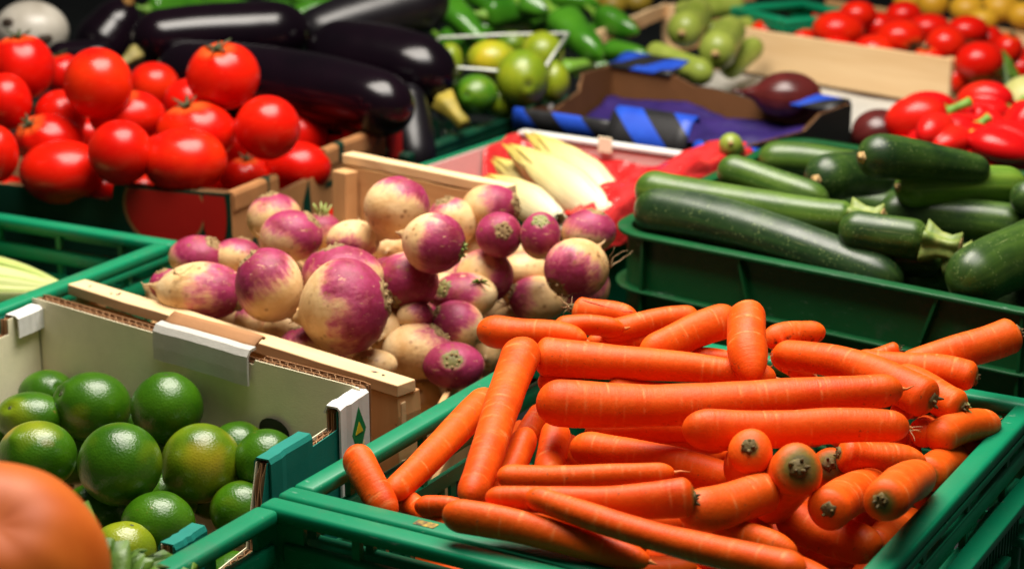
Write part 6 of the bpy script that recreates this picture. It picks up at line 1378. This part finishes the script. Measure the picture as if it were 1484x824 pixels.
# ---- endives: overlapping leaves round a pale heart
t = NT('endive_leaf'); v = t.attr('cc', True); x = t.n('ShaderNodeSeparateXYZ'); t.l(v, x.inputs[0]); n = t.noise(t.mapv(v, (3, 60, 60)), 1, 3)
c = t.ramp(t.math('ADD', x.outputs[0], t.math('MULTIPLY', t.math('SUBTRACT', n, .5), .15)), [(.0, (.50, .38, .05)), (.22, (.62, .50, .14)), (.6, (.70, .58, .28)), (1, (.76, .68, .46))]); t.set(col=c, rough=.42, spec=.4); t.bump(n, .3, .002); t.sub(.15, (1, .8, .4), .006); M['endive'] = t.m
for i, (k, A, B, ra, rb, bend, _, __, label) in enumerate(ENDIVES):
    A, B = np.array(A), np.array(B); ro = empty('endive', tuple(B)); tag(ro, label, 'endive', 'endives in the red bag'); u, v, a = basis(A - B); L = np.linalg.norm(A - B); R = max(ra, rb)
    tocam = np.array([0, 0, .7]) - B; tocam -= a * (tocam @ a); tocam /= np.linalg.norm(tocam); sd = np.cross(a, tocam)
    rng = np.random.default_rng(3000 + i)
    for q in range(7):
        an = [0, 2.4, -2.4, .9, -.9, .25, -.2][q] ; lay = [.62, .7, .7, .86, .86, 1.0, 1.02][q]; ln = [1.0, .96, .95, .97, .93, .88, .80][q] + rng.uniform(-.03, .03)
        V = []; cc = []; nu, nv = 22, 12
        for ii in range(nu + 1):
            f = ii / nu; wdt = (math.sin(math.pi * min(1, f ** .75 * .96 + .03)) ** .6) * 1.25 * (1 - .25 * f); rr = R * lay * (math.sin(math.pi * (.16 + .80 * f)) ** .8)
            for jj in range(nv + 1):
                g = (jj / nv - .5) * 2; th = an + g * wdt; rr2 = rr * (1 - .04 * math.cos(g * 3.1) + .025 * math.sin(f * 23 + q) * abs(g))
                V.append(B + a * (L * ln * f) + (tocam * math.cos(th) + sd * math.sin(th)) * max(rr2, .0008)); cc.append((1 - f * ln, th * .4, q * .7))
        Fc = [(ii * (nv + 1) + jj, (ii + 1) * (nv + 1) + jj, (ii + 1) * (nv + 1) + jj + 1, ii * (nv + 1) + jj + 1) for ii in range(nu) for jj in range(nv)]
        o = part('leaf', V, Fc, M['endive'], ro, attrs={'cc': np.array(cc)}); m_ = o.modifiers.new('thick', 'SOLIDIFY'); m_.thickness = .0016

# ---- clear punnet round the citrus fruit
t = NT('clear_plastic'); t.set(col=(.95, .97, .95), rough=.08, trans=1., ior=1.2, spec=.5); t.bump(t.noise(t.obj(), 40, 3), .25, .002); M['clear'] = t.m
pn = empty('clear_punnet', (-.02, 2.55, .1)); tag(pn, 'clear plastic punnet around the lemons', 'punnet')
PR = [np.array(p) for p in ((-.115, 2.475, .244), (.036, 2.462, .234), (.078, 2.665, .254), (-.100, 2.640, .252))]; PB = [p * np.array([.75, 1, 1]) + np.array([-.004, .012, -.09]) for p in PR]
for i in range(4):
    j = (i + 1) % 4; thick_poly('side', [PB[i], PB[j], PR[j], PR[i]], np.cross(PB[j] - PB[i], PR[i] - PB[i]), .0007, M['clear'], pn, 0)
    V, Fc, _, _ = tube([PR[i], (PR[i] + PR[j]) / 2 + (0, 0, .001), PR[j]], [.0022, .0022, .0022], 8); part('rim', V, Fc, M.setdefault('clear_rim', m_simple('hazy_clear_rim', (.55, .58, .50), (.7, .72, .66), 60, .2)), pn)

# ---- left crate: pale cabbage
pcab = empty('pale_cabbage', (-.53, 1.88, .12)); tag(pcab, 'long pale green cabbage with ribbed leaves in the left crate', 'cabbage')
t = NT('cabbage_leaf'); v = t.attr('cc', True); st_ = t.noise(t.mapv(v, (4, 30, 30)), 1, 3); c = t.mix(t.step(st_, .42, .58), (.36, .48, .09), (.62, .66, .28)); t.set(col=c, rough=.45, spec=.35); t.bump(st_, .6, .003); t.sub(.1, (.6, 1, .3), .004); M['cabbage'] = t.m
B_ = np.array([-.615, 1.905, .120]); A_ = np.array([-.452, 1.872, .124]); u, v, a = basis(A_ - B_); L = np.linalg.norm(A_ - B_)
for q in range(9):
    an = q * 2.4; V = []; cc = []; nu, nv = 20, 16; R = .036 * (.75 + .03 * q)
    for ii in range(nu + 1):
        f = ii / nu; rr = R * math.sin(math.pi * (.30 + .67 * f)) ** .75; wd = 1.5
        for jj in range(nv + 1):
            g = (jj / nv - .5) * 2; th = an + g * wd; rq = rr * (1 + .03 * math.sin(g * 14 + q) * f)
            V.append(B_ + a * (L * (.97 + .008 * (q % 4)) * f) + (u * math.cos(th) + v * math.sin(th)) * max(rq, .001)); cc.append((f * L, g * .8 + q, 0))
    Fc = [(ii * (nv + 1) + jj, (ii + 1) * (nv + 1) + jj, (ii + 1) * (nv + 1) + jj + 1, ii * (nv + 1) + jj + 1) for ii in range(nu) for jj in range(nv)]
    o = part('leaf', V, Fc, M['cabbage'], pcab, attrs={'cc': np.array(cc)}); m_ = o.modifiers.new('thick', 'SOLIDIFY'); m_.thickness = .0014

# ---- near left: leafy lettuce and the orange pumpkin on it
t = NT('lettuce_leaf'); ob = t.obj(); n = t.noise(ob, 60, 4); t.set(col=t.mix(t.step(n, .3, .7), (.03, .085, .008), (.11, .20, .022)), rough=.45, spec=.4); t.bump(n, .5, .003); M['lettuce'] = t.m
lt = empty('lettuce', (-.262, 1.045, 0)); tag(lt, 'leafy green lettuce between the pumpkin and the limes', 'lettuce'); rng = np.random.default_rng(11)
for q in range(26):
    an = rng.uniform(0, 6.28); el = rng.uniform(.35, 1.4); d_ = np.array([math.cos(an) * math.cos(el), math.sin(an) * math.cos(el), math.sin(el)]); s_ = np.cross(d_, (0, 0, 1)); s_ /= np.linalg.norm(s_); nn = np.cross(s_, d_)
    base = np.array([-.272, 1.045, .112]); Lf = rng.uniform(.085, .125); V = []; nu, nv = 12, 12; ph = rng.uniform(0, 6)
    for ii in range(nu + 1):
        f = ii / nu; wd = .034 * math.sin(math.pi * (.12 + .80 * f)) ** .7
        for jj in range(nv + 1):
            g = (jj / nv - .5) * 2; V.append(base + d_ * Lf * f - nn * (.030 * f * f) + s_ * wd * g + nn * (.012 * g * g * (1 - f) + .007 * f * math.sin(g * 9 + ph + f * 5) * abs(g)))
    Fc = [(ii * (nv + 1) + jj, (ii + 1) * (nv + 1) + jj, (ii + 1) * (nv + 1) + jj + 1, ii * (nv + 1) + jj + 1) for ii in range(nu) for jj in range(nv)]
    o = part('leaf', V, Fc, M['lettuce'], lt); m_ = o.modifiers.new('thick', 'SOLIDIFY'); m_.thickness = .001
PC = np.array([-.262, .884, .277]); T, P, Fc = sg(72, 44); ax = np.array([.25, -.55, .8]); N = dirs(ax, T, P); r = 1 + .006 * np.cos(8 * P) * np.sin(T) - .10 * np.exp(-(T / .3) ** 2); rng = np.random.default_rng(4)
pk = place('pumpkin', ellip(N * r[:, None], PC, .0600, .0590), Fc, m_simple('pumpkin_skin', (.46, .085, .006), (.56, .125, .010), 26, .5, .25, .12, 50), PC); tag(pk, 'blurred round orange pumpkin in the near left corner', 'pumpkin')
u, v, a = basis(ax); q = PC + a * .0515; V2, F2, _, _ = tube([q - a * .003, q + a * .0006, q + a * .0008], [.009, .007, .001], 12, shape=lambda an, f: 1 + .2 * np.cos(5 * an)); part('stem_scar', V2, F2, m_simple('pumpkin_scar', (.34, .05, .008), (.26, .04, .008), 80, .6), pk)

# ---- onions, grey vegetable, greens at the right edge
for c, rx, ry, ax, label in (((.358, 2.475, .205), .044, .030, (-.9, 0, .1), 'large dark red onion on the white sheet behind the striped carton'), ((.455, 2.345, .185), .034, .028, (.8, 0, .4), 'dark red onion between striped carton and red peppers')):
    T, P, Fc = sg(44, 30); N = dirs(ax, T, P); r = 1 + .40 * np.exp(-(T / .22) ** 2) + .06 * np.exp(-((math.pi - T) / .15) ** 2) + .012 * np.cos(14 * P) * np.sin(T)
    o = place('red_onion', ellip(N * r[:, None], c, rx, ry), Fc, M['onion'], c); tag(o, label, 'onion', 'red onions')
    u, v, a = basis(ax); q = np.array(c) + a * np.array([rx, (rx + ry) / 2, ry]) * 1.36; V2, F2, _, _ = tube([q - a * .004, q + a * .006, q + a * .014], [.004, .0025, .001], 8); part('neck', V2, F2, M['onion'], o)
gc = np.array([-.640, 2.56, .275]); T, P, Fc = sg(48, 32); N = dirs((.3, -.6, .5), T, P); rng = np.random.default_rng(6); r = 1 + .03 * wobble(N, rng)
gv = place('grey_vegetable', ellip(N * r[:, None], gc, .049, .040), Fc, M['grey_veg'], gc); tag(gv, 'greyish white round vegetable with two dark spots behind the tomatoes', 'vegetable')
for d_ in (np.array([-.47, -.80, .42]), np.array([.55, -.82, -.12])):
    d_ = d_ / np.linalg.norm(d_); q = gc + d_ * np.array([.049, .0445, .040]); V2, F2, _, _ = tube([q - d_ * .002, q + d_ * .0008, q + d_ * .001], [.009, .007, .001], 14, shape=lambda an, f: 1 + .25 * np.cos(2 * an)); part('dark_spot', V2, F2, M['spot'], gv)
cb2 = np.array([.655, 2.42, .205]); T, P, Fc = sg(44, 30); N = dirs((0, 0, 1), T, P); r = 1 + .05 * wobble(N, np.random.default_rng(9), 6, 1, 4)
tag(place('pale_cabbage', ellip(N * r[:, None], cb2, .036, .036), Fc, m_simple('pale_cabbage_skin', (.40, .40, .12), (.55, .52, .22), 40, .5, bump=.5), cb2), 'round pale yellow green cabbage at the right edge above the red peppers', 'cabbage')
lf = empty('leafy_greens', (.70, 2.62, .12)); tag(lf, 'bunch of dark green leaves at the upper right edge', 'greens'); rng = np.random.default_rng(21)
for q in range(26):
    an = rng.uniform(0, 6.28); el = rng.uniform(.1, 1.3); d_ = np.array([math.cos(an) * math.cos(el), math.sin(an) * math.cos(el), math.sin(el)]); s_ = np.cross(d_, (0, 0, 1)); s_ /= np.linalg.norm(s_); b0 = np.array([.70, 2.62, .15]); Lf = rng.uniform(.05, .10); w_ = rng.uniform(.006, .014); nn = np.cross(s_, d_)
    V = []
    for f in np.linspace(0, 1, 7):
        for g in (-1, 0, 1): V.append(b0 + d_ * Lf * f + s_ * w_ * g * math.sin(math.pi * (.08 + .9 * f)) - nn * .02 * f * f + nn * .003 * abs(g))
    Fc = [(ii * 3 + jj, ii * 3 + 3 + jj, ii * 3 + 4 + jj, ii * 3 + 1 + jj) for ii in range(6) for jj in range(2)]; o = part('leaf', V, Fc, M['lettuce'] if q % 4 else M['chilli_pale'], lf); m_ = o.modifiers.new('thick', 'SOLIDIFY'); m_.thickness = .0008
